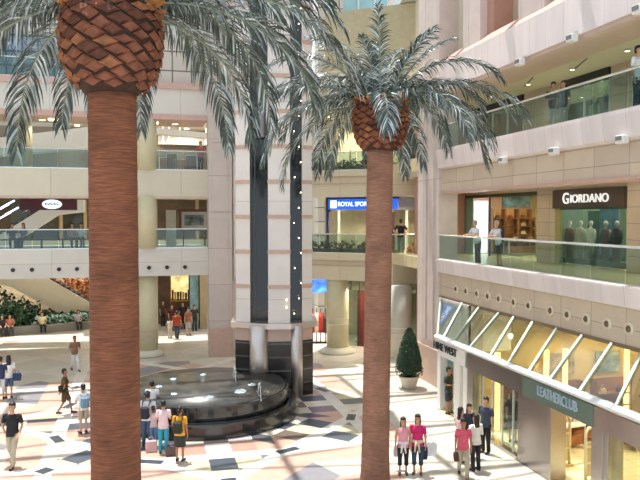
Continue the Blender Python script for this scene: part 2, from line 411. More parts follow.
# second sloping parapet right of column
q = [at_y(150, 133, 44), at_y(215, 138, 44), at_y(215, 133.5, 44), at_y(150, 127, 44)]
struct('trim_ramp_parapet_right', MB().extr([(p.x, p.z) for p in q], 'y', 44, 45), white)

# ------------------------------------------------------------------ middle facade (between tower and right wing), set at an angle
A = Vector((8.7, 36.9, 0)); B = Vector((14.6, 32.4, 0)); DM = (B - A).normalized(); NM = Vector((DM.y, -DM.x, 0))   # NM points to the plaza
LM = (B - A).length
def mid_M(z=0): M = Matrix((DM, -NM, Vector((0, 0, 1)))).transposed().to_4x4(); M.translation = A + Vector((0, 0, z)); return M
def midx(px):           # distance along the angled facade seen at column px
    v = ray(px, 216); # solve CAM+v*t = A+DM*s
    det = v.x * (-DM.y) + v.y * DM.x
    t = (A.x * (-DM.y) + A.y * DM.x) / det
    P = CAM + v * t; return (P - A).dot(DM)
midm = stone('mid_cream', '#d3caae', '#b3a98e', 3.0, 9, .6, 'x', .03)
def mstruct(name, mb, m): o = struct(name, mb, m); o.matrix_world = mid_M(); return o
sx = midx(395)
mstruct('floor_middle_level_one', MB().box(-.6, sx, 0, 6, 3.98, 4.75).box(-.6, sx, .05, 6, 4.75, 5.05).box(-.6, sx, -.12, 6, 5.05, 5.42).box(sx, LM + .3, .6, 6, 3.98, 5.42), midm)
mstruct('floor_middle_level_two', MB().box(-.6, sx, 0, 6, 8.42, 9.1).box(-.6, sx, .05, 6, 9.1, 9.5).box(-.6, sx, -.12, 6, 9.5, 9.8).box(sx, LM + .3, .6, 6, 8.45, 9.8), midm)
mstruct('floor_middle_level_three', MB().box(-.6, LM + .3, 0, 6, 12.9, 14.2), midm)
YM = 33.7; XM0 = xy(393, YM); XM1 = xy(424, YM)
struct('floor_middle_landing_level_one', MB().box(XM0, XM1, YM, YM + 2.0, 3.9, 5.44), midm)
struct('floor_middle_landing_level_two', MB().box(XM0, XM1, YM, YM + 2.0, 8.44, 10.0), midm)
mstruct('trim_5', MB().box(-.6, sx, -.02, .1, 4.74, 4.78).box(-.6, sx, -.02, .1, 5.02, 5.05).box(-.6, sx, -.02, .1, 9.08, 9.12).box(-.6, sx, -.02, .1, 9.46, 9.5), pinkl)
mstruct('wall_middle_back', MB().box(-1.5, LM + 3, 6, 6.3, 0, 20), mat('mid_back_wall', '#b0a78c', .8))
mstruct('wall_middle_top', MB().box(-.6, LM + .3, .6, .9, 14.2, 15.2), midm)
for px, zz, lab in ((337.5, 0, 'round cream column with flared base left of the slim palm trunk'),):
    pass
# ------------------------------------------------------------------ right wing
XR = 12.35
YE = 2.5
struct('wall_right_pilaster', MB().box(XR, XR + .9, 27.9, 30.2, 0, 21).box(XR - .06, XR, 28.3, 28.9, 1.9, 13).box(XR - .06, XR, 29.1, 29.8, 1.9, 13), pinks)
struct('wall_right_base', MB().box(XR - .09, XR, 24.6, 30.25, 0, 1.6), pinkm)
struct('wall_right_ground', MB().box(XR, XR + .5, 24.7, 27.9, 0, 3.9), pinks)
fr = MB().box(XR + .12, XR + .5, YE, 27.9, 3.95, 4.95); struct('wall_right_frieze', fr, creamy)
struct('floor_right_level_one', MB().box(XR + .1, 20, YE, 36.5, 4.95, 5.5), warmf)
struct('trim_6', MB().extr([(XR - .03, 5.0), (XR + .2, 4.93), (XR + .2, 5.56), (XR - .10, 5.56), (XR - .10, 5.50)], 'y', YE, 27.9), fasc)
struct('wall_right_end_level_one', MB().box(XR + .9, 20, 32.5, 32.8, 5.5, 9.6), brownp)
struct('wall_right_inner', MB().box(XR + .9, XR + 1.0, 30.2, 32.5, 0, 13), brownp)
struct('floor_right_level_two', MB().box(XR + .3, 20, YE, 36.5, 9.55, 10.15), warmf)
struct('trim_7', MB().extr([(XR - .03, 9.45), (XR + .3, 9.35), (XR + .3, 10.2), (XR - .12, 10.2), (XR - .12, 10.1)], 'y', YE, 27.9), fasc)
struct('wall_right_frieze_level_one', MB().box(XR + .15, XR + .5, YE, 27.9, 8.45, 9.45), creamy)
struct('trim_8', MB().box(XR + .1, XR + .9, YE, 27.9, 8.36, 8.45), pinkl)
struct('ceiling_right_level_one', MB().box(XR + .5, 20, YE, 36.5, 9.3, 9.55), ceilm)
struct('wall_right_end_level_two', MB().box(XR + .9, 20, 32.5, 32.8, 10.15, 13), brownp)
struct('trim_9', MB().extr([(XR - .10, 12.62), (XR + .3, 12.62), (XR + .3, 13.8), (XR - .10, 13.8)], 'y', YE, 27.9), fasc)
struct('trim_10', MB().extr([(XR - .10, 13.8), (XR + .4, 13.8), (XR + .4, 14.25)], 'y', YE, 27.9), pinkl)
struct('trim_11', MB().box(XR - .02, XR + 1.5, YE, 27.9, 12.50, 12.62), peach)  # peach colour stands in for warm light reflected onto this soffit
struct('ceiling_right_level_two', MB().box(XR + 1.3, 20, YE, 36.5, 12.6, 12.8), ceilm)
struct('floor_right_level_three', MB().box(XR + .3, 20, YE, 36.5, 12.8, 13.75), creamy)
struct('wall_right_upper', MB().box(XR + 1.3, XR + 1.6, YE, 28, 13.75, 21), stone('beige_window_wall', '#c3b29a', '#6d5f50', 2.2, 1.05, .5, 'y', .04, mort=.03))
pu = MB(); pv = MB()
for px0, px1 in ((464, 481), (519, 545)):
    y0, y1 = yx(px1, XR + .3), yx(px0, XR + .3)
    pu.box(XR + .2, XR + 1.35, y0, y1, 13.8, 21); pv.box(XR + .5, XR + 1.32, y0 - .5, y0, 13.8, 21)
for y0 in (9.5, 5.5): pu.box(XR + .2, XR + 1.35, y0, y0 + 1.4, 13.8, 21)
struct('wall_right_upper_piers', pu, pinks); struct('wall_right_upper_reveals', pv, brownp)
struct('wall_right_rear', MB().box(19.7, 20, YE, 36.5, 0, 21), mat('rear_wall', '#a89e8c', .8))
# wall behind the ground floor shops and upper storefront wall
XS = 15.85
def y_at(px): return yx(px, XS)
# ------------------------------------------------------------------ roof trusses over the plaza
rt = MB()
for i in range(9): y = 3 + i * 4.2; rt.box(-14, 12, y, y + .28, 22.4, 22.8)
for i in range(6): x = -12 + i * 4.6; rt.box(x, x + .22, 3, 37, 22.5, 22.75)
for i in range(8):
    y = 3 + i * 4.2
    rt.bar((-14, y, 22.6), (12, y + 4.2, 22.6), .12, .12); rt.bar((-14, y + 4.2, 22.6), (12, y, 22.6), .12, .12)
struct('ceiling_roof_trusses', rt, white)
# ------------------------------------------------------------------ far upper buildings in the middle gap
YG = 52
x0, x1 = xy(341, YG), xy(390, YG)
gb = MB().box(x0, x1, YG, YG + .5, 14, 34); struct('wall_blue_curtain', gb, blueg)
mu = MB()
for k in range(9): mu.box(x0, x1, YG - .15, YG, 15.2 + k * 1.9, 15.35 + k * 1.9)
for k in range(4): mu.box(x0 + k * (x1 - x0) / 3 - .06, x0 + k * (x1 - x0) / 3 + .06, YG - .12, YG, 14, 34)
struct('trim_12', mu, alum)
struct('wall_middle_tower_left', MB().box(xy(318, YG - 4), xy(343, YG - 4), YG - 4, YG - 3, 0, 34), gridm)
struct('wall_middle_far', MB().box(xy(300, YG + 1), xy(445, YG + 1), YG + 1, YG + 1.5, 0, 16.5), cream)
# diagonal tiled wing with an overhanging grey band
P0 = at_y(387, 35, 46); P1 = at_y(424, 10, 34)
dd = Vector((P1.x - P0.x, P1.y - P0.y, 0)); nn = Vector((dd.y, -dd.x, 0)).normalized()
def wing(name, z0, z1, off, m):
    p = [(P0.x + nn.x * off, P0.y + nn.y * off), (P1.x + nn.x * off, P1.y + nn.y * off), (P1.x - nn.x * 3, P1.y - nn.y * 3), (P0.x - nn.x * 3, P0.y - nn.y * 3)]
    struct(name, MB().prism(p, z0, z1), m)
wing('wall_tiled_wing', P0.z + .9, 34, .0, gridm); wing('trim_13', P0.z + .2, P0.z + .9, .25, alum); wing('wall_wing_lower', 15.3, P0.z + .2, -.6, cream)
# truss framed windows at upper left
xw0, xw1 = XL, xg
struct('window_1', MB().box(xw0, xw1, YB + .9, YB + .95, 14.3, 16.6), mat('sky_blue_pane', '#a9c3d6', .2, var=.12, scale=1.0, coat=.5))
wf = MB()
k = int((xw1 - xw0) / .75)
for i in range(k): x = xw0 + i * .75; wf.box(x, x + .06, YB + .6, YB + .72, 14.3, 16.6); wf.bar((x, YB + .66, 14.9), (x + .75, YB + .66, 16.4), .04, .04); wf.bar((x + .75, YB + .66, 14.9), (x, YB + .66, 16.4), .04, .04)
for z in (14.9, 15.6, 16.4): wf.box(xw0, xw1, YB + .58, YB + .7, z, z + .08)
struct('trim_14', wf, mat('slate_steel', '#59636d', .4, .4))

# ------------------------------------------------------------------ balustrades
def balustrade(p0, p1, z, h, n, label, group=None, posts=False, M=None):
    p0 = Vector(p0); p1 = Vector(p1); L = (p1 - p0).length; ang = math.atan2(p1.y - p0.y, p1.x - p0.x)
    o = thing('glass_balustrade', label, 'railing', (p0.x, p0.y, z), ang, group)
    g0 = MB().box(.02, L / n - .02, -.008, .008, .03, h - .03).build('glass_panel', balg, o)
    for i in range(1, n):
        c = g0.copy(); COL.objects.link(c); c.parent = o; c.location = (i * L / n, 0, 0)
    MB().box(0, L, -.045, .045, h - .035, h + .03, bev=.02).build('handrail', rail, o)
    MB().box(0, L, -.03, .03, 0, .05).build('base_channel', rail, o)
    return o
balustrade((XL, YB + .12, 0), (XP, YB + .12, 0), 5.72, 1.0, 14, 'long glass railing on the white bridge with dark round holes, left of lift tower')
balustrade((XL, YB + .12, 0), (XP, YB + .12, 0), 9.79, 1.0, 14, 'glass railing on the upper cream bridge, left of lift tower')
balustrade((XL, YB + .1, 0), (xg, YB + .1, 0), 14.30, .95, 9, 'bluish glass railing on the topmost bridge at upper left')
pa = A + DM * -.3 + NM * .05; pb = A + DM * sx + NM * .05
balustrade(pa, pb, 5.42, 1.02, 5, 'glass railing behind planter on the middle balcony one floor up')
balustrade(pa, pb, 9.8, .95, 5, 'glass railing behind planter on the middle balcony two floors up')
pa = Vector((XM0 + .03, YM + .06, 0)); pb = Vector((XM1 - .3, YM + .06, 0))
balustrade(pa, pb, 5.44, 1.02, 2, 'short glass railing in front of man in black shirt, right of slim palm trunk')
balustrade(pa, pb, 10.0, .95, 2, 'short glass railing two floors up, right of slim palm trunk')
balustrade((XR + .05, 27.85, 0), (XR + .05, YE, 0), 5.56, 1.03, 17, 'long glass railing of right wing below the clothes shop sign')
balustrade((XR + .05, 27.85, 0), (XR + .05, YE, 0), 10.2, 1.03, 17, 'long glass railing of right wing on the top shopping level')
# round drain holes in the lower bridge face
for px in (13, 32, 59, 77, 149, 167, 185):
    p = at_y(px, 269, YB)
    o = MB().lathe([(.10, 0), (.10, .05), (.08, .05), (.07, .02)], n=20); 
    o = o.build('round_spotlight', darkm, loc=(p.x, YB, 4.72)); o.rotation_euler = (pi / 2, 0, 0)
    tag(o, 'small dark round spotlight in the face of the white bridge', 'spotlight', 'dark spotlights along the white bridge')
# round lamps in right frieze
first = None
for px in (457, 467, 478, 489, 500, 515, 530, 552, 569, 588, 609, 631):
    y = yx(px, XR + .12)
    if first is None:
        first = thing('round_wall_lamp', 'round cream wall lamp with dark centre in the frieze above glass canopy', 'wall lamp', (XR + .12, y, 4.42), 0, 'round lamps in the frieze above the canopy')
        first.rotation_euler = (0, -pi / 2, 0)
        MB().lathe([(.19, 0), (.19, .02), (.16, .05), (.11, .05), (.09, .02)], n=28).build('rim', mat('lamp_rim', '#d9cdb4', .5), first)
        MB().lathe([(.085, .0), (.085, .05), (.05, .08)], n=20).build('lens', mat('lamp_lens', '#6d5240', .2, var=.2), first)
    else: dup(first, (XR + .12, y, 4.42))
# square floodlights under ledges
def flood(px, py, X, lab, grp, bt=.2):
    p = at_x(px, py, X)
    o = thing('floodlight', lab, 'floodlight', p, 0, grp)
    MB().box(-.1, .1, -.16, .16, -.12, .1, bev=.02).build('housing', white, o)
    MB().box(-.13, -.1, -.11, .11, -.04, .07).build('lens', mat('grey_lens', '#77777a', .2), o)
    MB().box(.1, .16, -.03, .03, -.02, bt).build('bracket', alum, o)
    return o
for px, py in ((520, 62), (572, 38), (639, 9)):
    flood(px, py, XR - .30, 'white square floodlight on the peach ledge of the top level', 'floodlights on the top ledge')
for px, py in ((503, 160), (554, 151), (622, 139)):
    p = at_x(px, py, XR - .12); flood(px, py, XR - .12, 'white floodlight under the ledge above the clothes shop', 'floodlights on the lower ledge', 9.46 - p.z)
# ------------------------------------------------------------------ lift tower
TC = at_z(276, 405, 0); TD = 28.3
tv = ray(276, 216); tv.z = 0; tv.normalize(); tr = Vector((tv.y, -tv.x, 0))
TO = Vector((CAM.x, CAM.y, 0)) + tv * (TD / math.cos(math.radians(3.6)))
TM = Matrix((tr, tv, Vector((0, 0, 1)))).transposed().to_4x4(); TM.translation = TO
def lx(px, dy=0): return (px - 276) / 700 * (TD + dy)
tw = thing('lift_tower', 'tall white and black lift tower with dark glass shafts rising behind the fountain', 'tower', TO, math.atan2(tr.y, tr.x))
LXc = dict(a0=lx(236, .5), a1=lx(250, .3), s0=lx(268), c1=lx(290), d0=lx(302, .3), d1=lx(312, .5))
def plan(off=0, back=2.4):
    a = LXc
    return [(a['a0'] - off, .55 - off * .3), (a['a1'], .30 - off), (a['s0'] - .05, -off), (a['c1'] + .05, -off), (a['d0'], .25 - off), (a['d1'] + off, .5 - off * .3), (a['d1'] + off, back), (a['a0'] - off, back)]
ZT = 20.5; ZL = 3.05
b = MB()
a = LXc
b.prism([(a['a0'], .55), (a['a1'], .30), (a['a1'], 2.4), (a['a0'], 2.4)], ZL, ZT)
b.prism([(a['s0'], 0), (a['c1'], 0), (a['c1'], 2.4), (a['s0'], 2.4)], ZL, ZT)
b.prism([(a['d0'], .25), (a['d1'], .5), (a['d1'], 2.4), (a['d0'], 2.4)], ZL, ZT)
b.build('tower_panels', whites, tw)
g = MB().prism([(a['a1'], .75), (a['s0'], .75), (a['s0'], 2.3), (a['a1'], 2.3)], ZL, ZT).prism([(a['c1'], .75), (a['d0'], .75), (a['d0'], 2.3), (a['c1'], 2.3)], ZL, ZT)
g.build('lift_shaft', darkg, tw)
cx = (a['a1'] + a['s0']) / 2; cw = (a['s0'] - a['a1']) / 2
cx2 = (a['c1'] + a['d0']) / 2; cw2 = (a['d0'] - a['c1']) / 2
fr_ = MB()
for x in (a['a1'] + .06, a['a1'] + .2, a['c1'] + .04): MB().box(x - .02, x + .02, .6, .68, ZL, ZT).build('shaft_rail', mat('shaft_rail_grey', '#4d5654', .4, .3), tw)
z = 4.45
while z < 20:
    bd = MB()
    bd.prism([(a['a0'] - .03, .51), (a['a1'] + .02, .26), (a['a1'] + .02, .4), (a['a0'] + .02, .55), (a['a0'] + .02, 2.4), (a['a0'] - .03, 2.4)], z, z + .15)
    bd.build('stone_band', bandm, tw)
    MB().box(a['s0'] - .02, a['c1'] + .02, -.04, .05, z, z + .15).build('stone_band', bandm, tw)
    MB().prism([(a['d0'] - .02, .21), (a['d1'] + .03, .46), (a['d1'] + .03, 2.4), (a['d1'] - .02, 2.4), (a['d1'] - .02, .5), (a['d0'] - .02, .3)], z, z + .15).build('stone_band', bandm, tw)
    z += 1.42
MB().prism(plan(.22), ZL - .22, ZL).build('chrome_ledge', chrome, tw)
MB().prism(plan(.02), ZL - .75, ZL - .22).build('pink_marble_band', pinkm, tw)
MB().prism(plan(.04), 0, ZL - .75).build('black_marble_base', blackt, tw)
for cxx, cww, z0 in ((cx, cw, 0), (cx2, cw2, 0)):
    c = MB(); c.lathe([(cww + .02, z0), (cww + .02, ZL - .1)], (cxx, .12, 0), 28); c.build('chrome_column', chrome, tw)
# lift counterweight / cabin capsule in left shaft
cab = MB().lathe([(.02, 1.55), (.02, 1.2), (.2, 1.18), (.24, 1.1), (.24, .05), (.2, 0)], (0, 0, 0), 20)
o = thing('lift_capsule', 'slim grey lift capsule hanging in left dark shaft of the tower', 'lift', TM @ Vector((cx, .38, 10.6)), 0)
cab.build('capsule_body', mat('capsule_grey', '#9a9c9a', .4, .2), o); MB().lathe([(.245, 0), (.245, .12), (.2, .16)], (0, 0, .95), 20).build('capsule_ring', alum, o)
# bulbs strung on right shaft
bulb = None
for i in range(22):
    z = 3.4 + i * .62
    p = TM @ Vector((cx2 + (.12 if i % 2 else .2) * (1 if i % 3 else -.4), .27, z))
    if bulb is None:
        bulb = MB().ball((0, 0, 0), .022, 8, 6).build('light_bulb', lampp, loc=p); tag(bulb, 'tiny glowing bulb on the right dark shaft of the lift tower', 'light', 'bulbs on the right lift shaft')
    else: dup(bulb, p)
for x, zz in ((a['d1'] - .28, 4.1), (a['d1'] - .28, 3.75), (a['c1'] - .14, 4.0), (a['c1'] - .14, 3.7)):
    p = TM @ Vector((x, (.42 if x > a['c1'] else -.03), zz))
    dup(bulb, p, label='small round lamp just above chrome ledge of lift tower')['group'] = 'lamps above the chrome ledge'

# ------------------------------------------------------------------ fountain
ft = thing('fountain', 'round two-tier black granite fountain with wet flat top in front of lift tower', 'fountain', (FC[0], FC[1], 0))
MB().lathe([(3.52, 0), (3.52, .46), (3.48, .5), (3.14, .5), (3.14, .45), (3.10, .05)], n=96, smooth=False).build('lower_basin', blackm, ft)
MB().lathe([(3.08, .1), (3.08, .58), (3.12, .60), (3.12, .97), (3.09, 1.0), (0.1, .985)], n=96, smooth=False).build('upper_basin', blackm, ft)
wm = mat('wet_granite', (.05, .05, .046), .28, var=.5, scale=2.5, bump=.3, coat=.12)
MB().lathe([(3.0, 1.0), (3.0, 1.006), (.05, 1.006)], n=96).build('water_film', wm, ft)
rest = mat('splash_water', (.72, .85, .92), .15, var=.15, scale=20)
def jet(px, py, label, s=1.0, group='low bubbling jets on the black fountain'):
    p = at_z(px, py, 1.006)
    b = MB()
    for k in range(34):
        t = R.random() * 2 * pi; r = R.random() ** .6 * .20 * s; b.ball((r * math.cos(t), r * math.sin(t), .012 + R.random() * .10 * s * (1 - r / (.26 * s))), (R.uniform(.015, .035) * s,) * 2 + (R.uniform(.01, .03) * s,), 6, 4)
    b.ball((0, 0, .004), (.20 * s, .20 * s, .012), 20, 4)
    return tag(b.build('water_jet', rest, loc=p), label, 'water jet', group)
for px, py in ((173, 379.5), (159, 387), (174, 394.5), (203, 375)): jet(px, py, 'low white bubbling jet on the flat top of black fountain', .6)
jet(210, 397.5, 'bright bubbling jet near the front rim of the fountain top', .75, None)
jet(240, 392, 'largest bright splash on the fountain top near the lift tower', 1.1, None)
jet(252, 385, 'small splash right beside the chrome column on fountain top', .8, None)
def arc(px, py, px1, label, h):
    p = at_z(px, py, 1.0); q = at_z(px1, py - 4, 1.0)
    b = MB(); pts = []
    for i in range(13):
        t = i / 12; r = p.lerp(q, t * .6); r.z = 1.0 + h * 4 * t * (1 - t * .93); pts.append(r - p)
    b.tube(pts, [.012 + .01 * t for t in range(13)][:1] * 13, 6)
    for k in range(14): r = pts[k % 13]; b.ball((r.x + R.uniform(-.05, .05), r.y, r.z + R.uniform(-.05, .05)), .014, 6, 4)
    tag(b.build('water_spout', rest, loc=p), label, 'water jet')
arc(261, 401, 256, 'thin arcing water spout at right edge of the fountain top', .55)
arc(236, 385, 232, 'thin arcing water spout beside the left black tower face', .6)

# ------------------------------------------------------------------ storefronts, right wing ground floor
X0 = 10.95; GT = 2.75; GB = 2.12
YT = 24.75
def Y0(px): return yx(px, X0)
# shop box structure: floor, back wall, ceiling
struct('floor_shops', MB().box(X0, 19.7, YE, YT, 0, .03), warmf)
struct('wall_shops_back', MB().box(18.2, 18.4, YE, YT, 0, 3.95), warmw)
struct('ceiling_shops', MB().box(XR + .5, 19.7, YE, YT + 1, 3.85, 3.95), ceilm)
struct('wall_shops_far', MB().box(XR, 19.7, YT, YT + .2, 0, 3.9), white)
yp = Y0(470)
struct('wall_shops_partition', MB().box(X0 + .5, 18.2, yp - .06, yp + .06, 0, 2.7).box(12.6, 18.2, yp - .06, yp + .06, 2.7, 3.85), warmw)
# canopy
cn = thing('glass_canopy', 'long sloping glass canopy with pale glazing bars above the ground floor shops', 'canopy', (X0, YT, GT))
ytop = yx(440, 12.45)
zt = 3.87 - GT; dxc = 12.45 - X0
BPX = [434, 444, 454, 470, 491, 509, 530, 551, 581, 618]; TPX = [441, 463, 480, 500, 515, 534, 558, 584, 614, 645]
xs = [min(YT, Y0(q)) for q in BPX]; xs[0] = YT; tys = [yx(q, 12.45) for q in TPX]
for k_ in (2.2, 4.4, 6.6): xs.append(xs[9] - k_); tys.append(tys[9] - k_)
n = len(xs) - 1
def topy(i): return tys[i]
for i in range(n):
    y0, y1 = xs[i] - YT, xs[i + 1] - YT; t0, t1 = topy(i) - YT, topy(i + 1) - YT
    MB().add([(0.02, y0 - .04, .03), (0.02, y1 + .04, .03), (dxc, t1 + .04, zt), (dxc, t0 - .04, zt), (0.02, y0 - .04, .045), (0.02, y1 + .04, .045), (dxc, t1 + .04, zt + .015), (dxc, t0 - .04, zt + .015)],
             [(0, 1, 2, 3), (7, 6, 5, 4), (0, 4, 5, 1), (1, 5, 6, 2), (2, 6, 7, 3), (3, 7, 4, 0)]).build('glass_pane', awng, cn)
for i in range(n + 1):
    MB().bar((0, xs[i] - YT, .05), (dxc, topy(i) - YT, zt + .04), .07, .10).build('glazing_bar', mat('canopy_bar', '#a3b0a8', .4, .2), cn)
MB().extr([(-.12, -.02), (.1, -.05), (.14, .1), (-.02, .13), (-.14, .06)], 'y', YE - YT, .05).build('front_gutter', mat('canopy_gutter', '#e6ecf0', .25, .3), cn)
MB().box(dxc - .02, dxc + .1, YE - YT, ytop - YT, zt, zt + .10).build('top_rail', mat('bronze_rail', '#8d7a63', .4, .4), cn)
MB().add([(0, .05, -.0), (dxc, ytop - YT, zt), (dxc, ytop - YT, -.0), (0, .06, -.0), (dxc, ytop - YT + .02, zt), (dxc, ytop - YT + .02, -.0)], [(0, 1, 2), (5, 4, 3), (0, 3, 4, 1), (1, 4, 5, 2), (2, 5, 3, 0)]).build('end_pane', awng, cn)
def facing_left(y, z, x=X0): return facing((x, y, z), (0, -1, 0), (0, 0, 1))
# --- Nine West: white corner shop
nw = thing('storefront', 'narrow white shop front with black letters at the corner of the shops', 'shop front', (X0, YT, 0))
ya, yb = 0, Y0(466) - YT
nwb = MB().box(0, .25, yb, 0, GB - .02, GT - .1).build('fascia_board', white, nw)
text('sign_letters', 'NINE WEST', darkm, nwb, .40, facing((-.03, Y0(446) - YT, 2.44), (0, -1, 0)), .02, squeeze=.98)
pcs = [(436, 441), (455, 460.5), (464, 468)]
for p0, p1 in pcs: MB().box(0, .28, Y0(p1) - YT, min(Y0(p0) - YT, 0), 0, GB - .02, bev=.01).build('pillar', white, nw)
MB().box(.12, .14, Y0(464) - YT, Y0(460.5) - YT, .03, GB).build('glass_pane', shopg, nw)
nwd = MB().box(.3, .34, Y0(447) - YT + .1, Y0(441) - YT, .03, GB, bev=.01).build('door', mat('teal_door_glass', (.10, .26, .24), .2, var=.1, coat=.5), nw)
MB().tube([(.27, Y0(446) - YT, .8), (.27, Y0(446) - YT, 1.4)], .02, 8).build('handle', alum, nwd)
# --- middle glass shopfront with grey metal fascia
ms = thing('storefront', 'wide glass shop front under a plain grey metal fascia in the middle of the shops', 'shop front', (X0, Y0(468), 0))
y1 = Y0(519) - Y0(468)
MB().box(-.03, .25, y1, -.02, GB - .02, GT - .1).build('fascia_board', steel, ms)
for p0, p1 in ((468, 474),): MB().box(0, .25, Y0(p1) - Y0(468), -.02, 0, GB - .02).build('pillar', steel, ms)
ed = [474, 482, 491, 501, 512, 519]
for i in range(5): MB().box(.10, .12, Y0(ed[i + 1]) - Y0(468) + .02, Y0(ed[i]) - Y0(468) - .02, .1, GB - .02).build('glass_pane', shopg, ms)
for e_ in ed[1:]: MB().box(.08, .14, Y0(e_) - Y0(468) - .02, Y0(e_) - Y0(468) + .02, .03, GB - .02).build('mullion', alum, ms)
MB().box(.0, .2, y1, Y0(474) - Y0(468), .03, .12).build('sill', steel, ms)
# --- leather shop with green sign and open entrance
ls = thing('storefront', 'shop front with a green sign and open doorway between grey metal pillars', 'shop front', (X0, Y0(519), 0))
def yl(px): return Y0(px) - Y0(519)
lsb = MB().box(-.03, .25, yl(597), yl(525), GB - .02, GT - .1).build('sign_board', mat('sage_sign', '#66776b', .5, var=.04), ls)
MB().box(-.03, .25, yl(690), yl(597) - .02, GB - .02, GT - .1).build('fascia_board', steel, ls)
text('sign_letters', 'LEATHERCLUB', mat('blue_letters', '#bfd3e2', .3, .2), lsb, .40, facing((-.05, yl(560), 2.43), (0, -1, 0)), .02, squeeze=.72)
MB().box(-.03, .25, yl(525), -.0, GB - .02, GT - .1).build('fascia_board', steel, ls)
for p0, p1, w_ in ((519.5, 553, .5), (594, 606, .6), (606.5, 611, .3), (652, 664, .6)):
    MB().box(0, w_, yl(p1), yl(p0), 0, GB - .02, bev=.01).build('pillar', steel, ls)
for i in range(3):
    e0, e1 = 611 + i * 13.6, 611 + (i + 1) * 13.6
    MB().box(.10, .12, yl(e1) + .02, yl(e0) - .02, .5, GB - .02).build('glass_pane', shopg, ls)
MB().box(0, .2, yl(652), yl(611), .03, .5).build('sill', steel, ls)
# security gates
for px, py, lab in ((561, 466, 'cream security gate at left side of shop doorway'), (594, 481, 'cream security gate at right side of shop doorway')):
    p = at_z(px, py, .03); p.x = max(p.x, 11.7)
    g = thing('security_gate', lab, 'security gate', (p.x, p.y, .03), 0)
    pts = [(-.28, 0, 0), (-.28, 0, 1.35), (-.2, 0, 1.5), (.2, 0, 1.5), (.28, 0, 1.35), (.28, 0, 0)]
    MB().tube(pts, .045, 10).build('loop', mat('gate_cream', '#d8cda8', .5), g)
    MB().box(-.28, .28, -.01, .01, .15, 1.1).build('panel', mat('gate_panel', '#b9a878', .5), g)
    for z in (.5, .95): MB().box(-.26, .26, -.03, .03, z, z + .05).build('crossbar', mat('gate_cream', '#d8cda8'), g)
    MB().box(-.36, .36, -.1, .1, 0, .05, bev=.01).build('base', mat('gate_panel', '#b9a878'), g)
# display furniture and goods
GOODS = ['#3a2a20', '#7a4526', '#c9b08a', '#1f1c1c', '#8c2f2a', '#d9d2c0', '#5a6a78', '#a87b45']
def handbag(x, y, z, rz, col, lab, grp, s=1.0):
    o = thing('handbag', lab, 'bag', (x, y, z), rz, grp)
    MB().extr([(-.16 * s, 0), (.16 * s, 0), (.13 * s, .2 * s), (-.13 * s, .2 * s)], 'x', -.05 * s, .05 * s).build('bag_body', flat(col, .5), o)
    MB().tube([(0, -.09 * s, .2 * s), (0, -.07 * s, .32 * s), (0, 0, .36 * s), (0, .07 * s, .32 * s), (0, .09 * s, .2 * s)], .012 * s, 6).build('handle', flat(col, .5), o)
    return o
CN = ['black-brown', 'tan brown', 'pale beige', 'black', 'dark red', 'cream', 'slate blue', 'golden brown']
def display_table(x, y, rz, lab, w_=1.4, d_=.7, h_=.75, rows=2, shelf=True, z=.03, n=4, mt=None, bn=''):
    t = thing('display_table', lab, 'table', (x, y, z), rz)
    MB().box(-w_ / 2, w_ / 2, -d_ / 2, d_ / 2, h_ - .06, h_, bev=.01).build('table_top', mt or white, t)
    if shelf: MB().box(-w_ / 2 + .04, w_ / 2 - .04, -d_ / 2 + .04, d_ / 2 - .04, .12, .42, bev=.01).build('drawer_unit', wood, t)
    for sx in (-1, 1):
        for sy in (-1, 1): MB().box(sx * (w_ / 2 - .03) - .025, sx * (w_ / 2 - .03) + .025, sy * (d_ / 2 - .03) - .025, sy * (d_ / 2 - .03) + .025, 0, h_ - .06).build('leg', alum, t)
    M = Matrix.Rotation(rz, 4, 'Z')
    for i in range(n):
        c = R.randrange(8); q = M @ Vector((-w_ / 2 + (i + .5) * w_ / n, R.uniform(-.08, .08), 0))
        handbag(x + q.x, y + q.y, z + h_, rz + pi / 2 + R.uniform(-.2, .2), GOODS[c], f'small {CN[c]} bag on {bn}', 'bags on ' + bn, .75)
    return t
display_table(13.9, at_z(590, 440).y + .2, .1, 'white display table with brown drawers inside the open doorway', 2.2, 1.0, bn='the table inside the doorway')
for x, y, w_, l_ in ((13.2, 20.8, 1.3, 'behind middle shop glass, far end'), (13.0, 19.6, 1.2, 'behind middle shop glass, near end'), (15.2, 20.7, 1.5, 'below the framed pictures'), (15.6, 18.9, 1.6, 'second row under the canopy'), (16.8, 19.6, 1.2, 'in the far corner under the canopy'), (15.8, 16.0, 1.8, 'in the middle of the leather shop'), (14.6, 12.6, 2.2, 'near the right edge under canopy'), (13.0, 11.0, 1.6, 'by the bottom right window'), (16.6, 13.6, 1.5, 'deep in the shop at right')):
    display_table(x, y, R.uniform(-.1, .1), 'display table with bags ' + l_, w_, .8, n=5, mt=R.choice([white, wood]), bn='the table ' + l_)
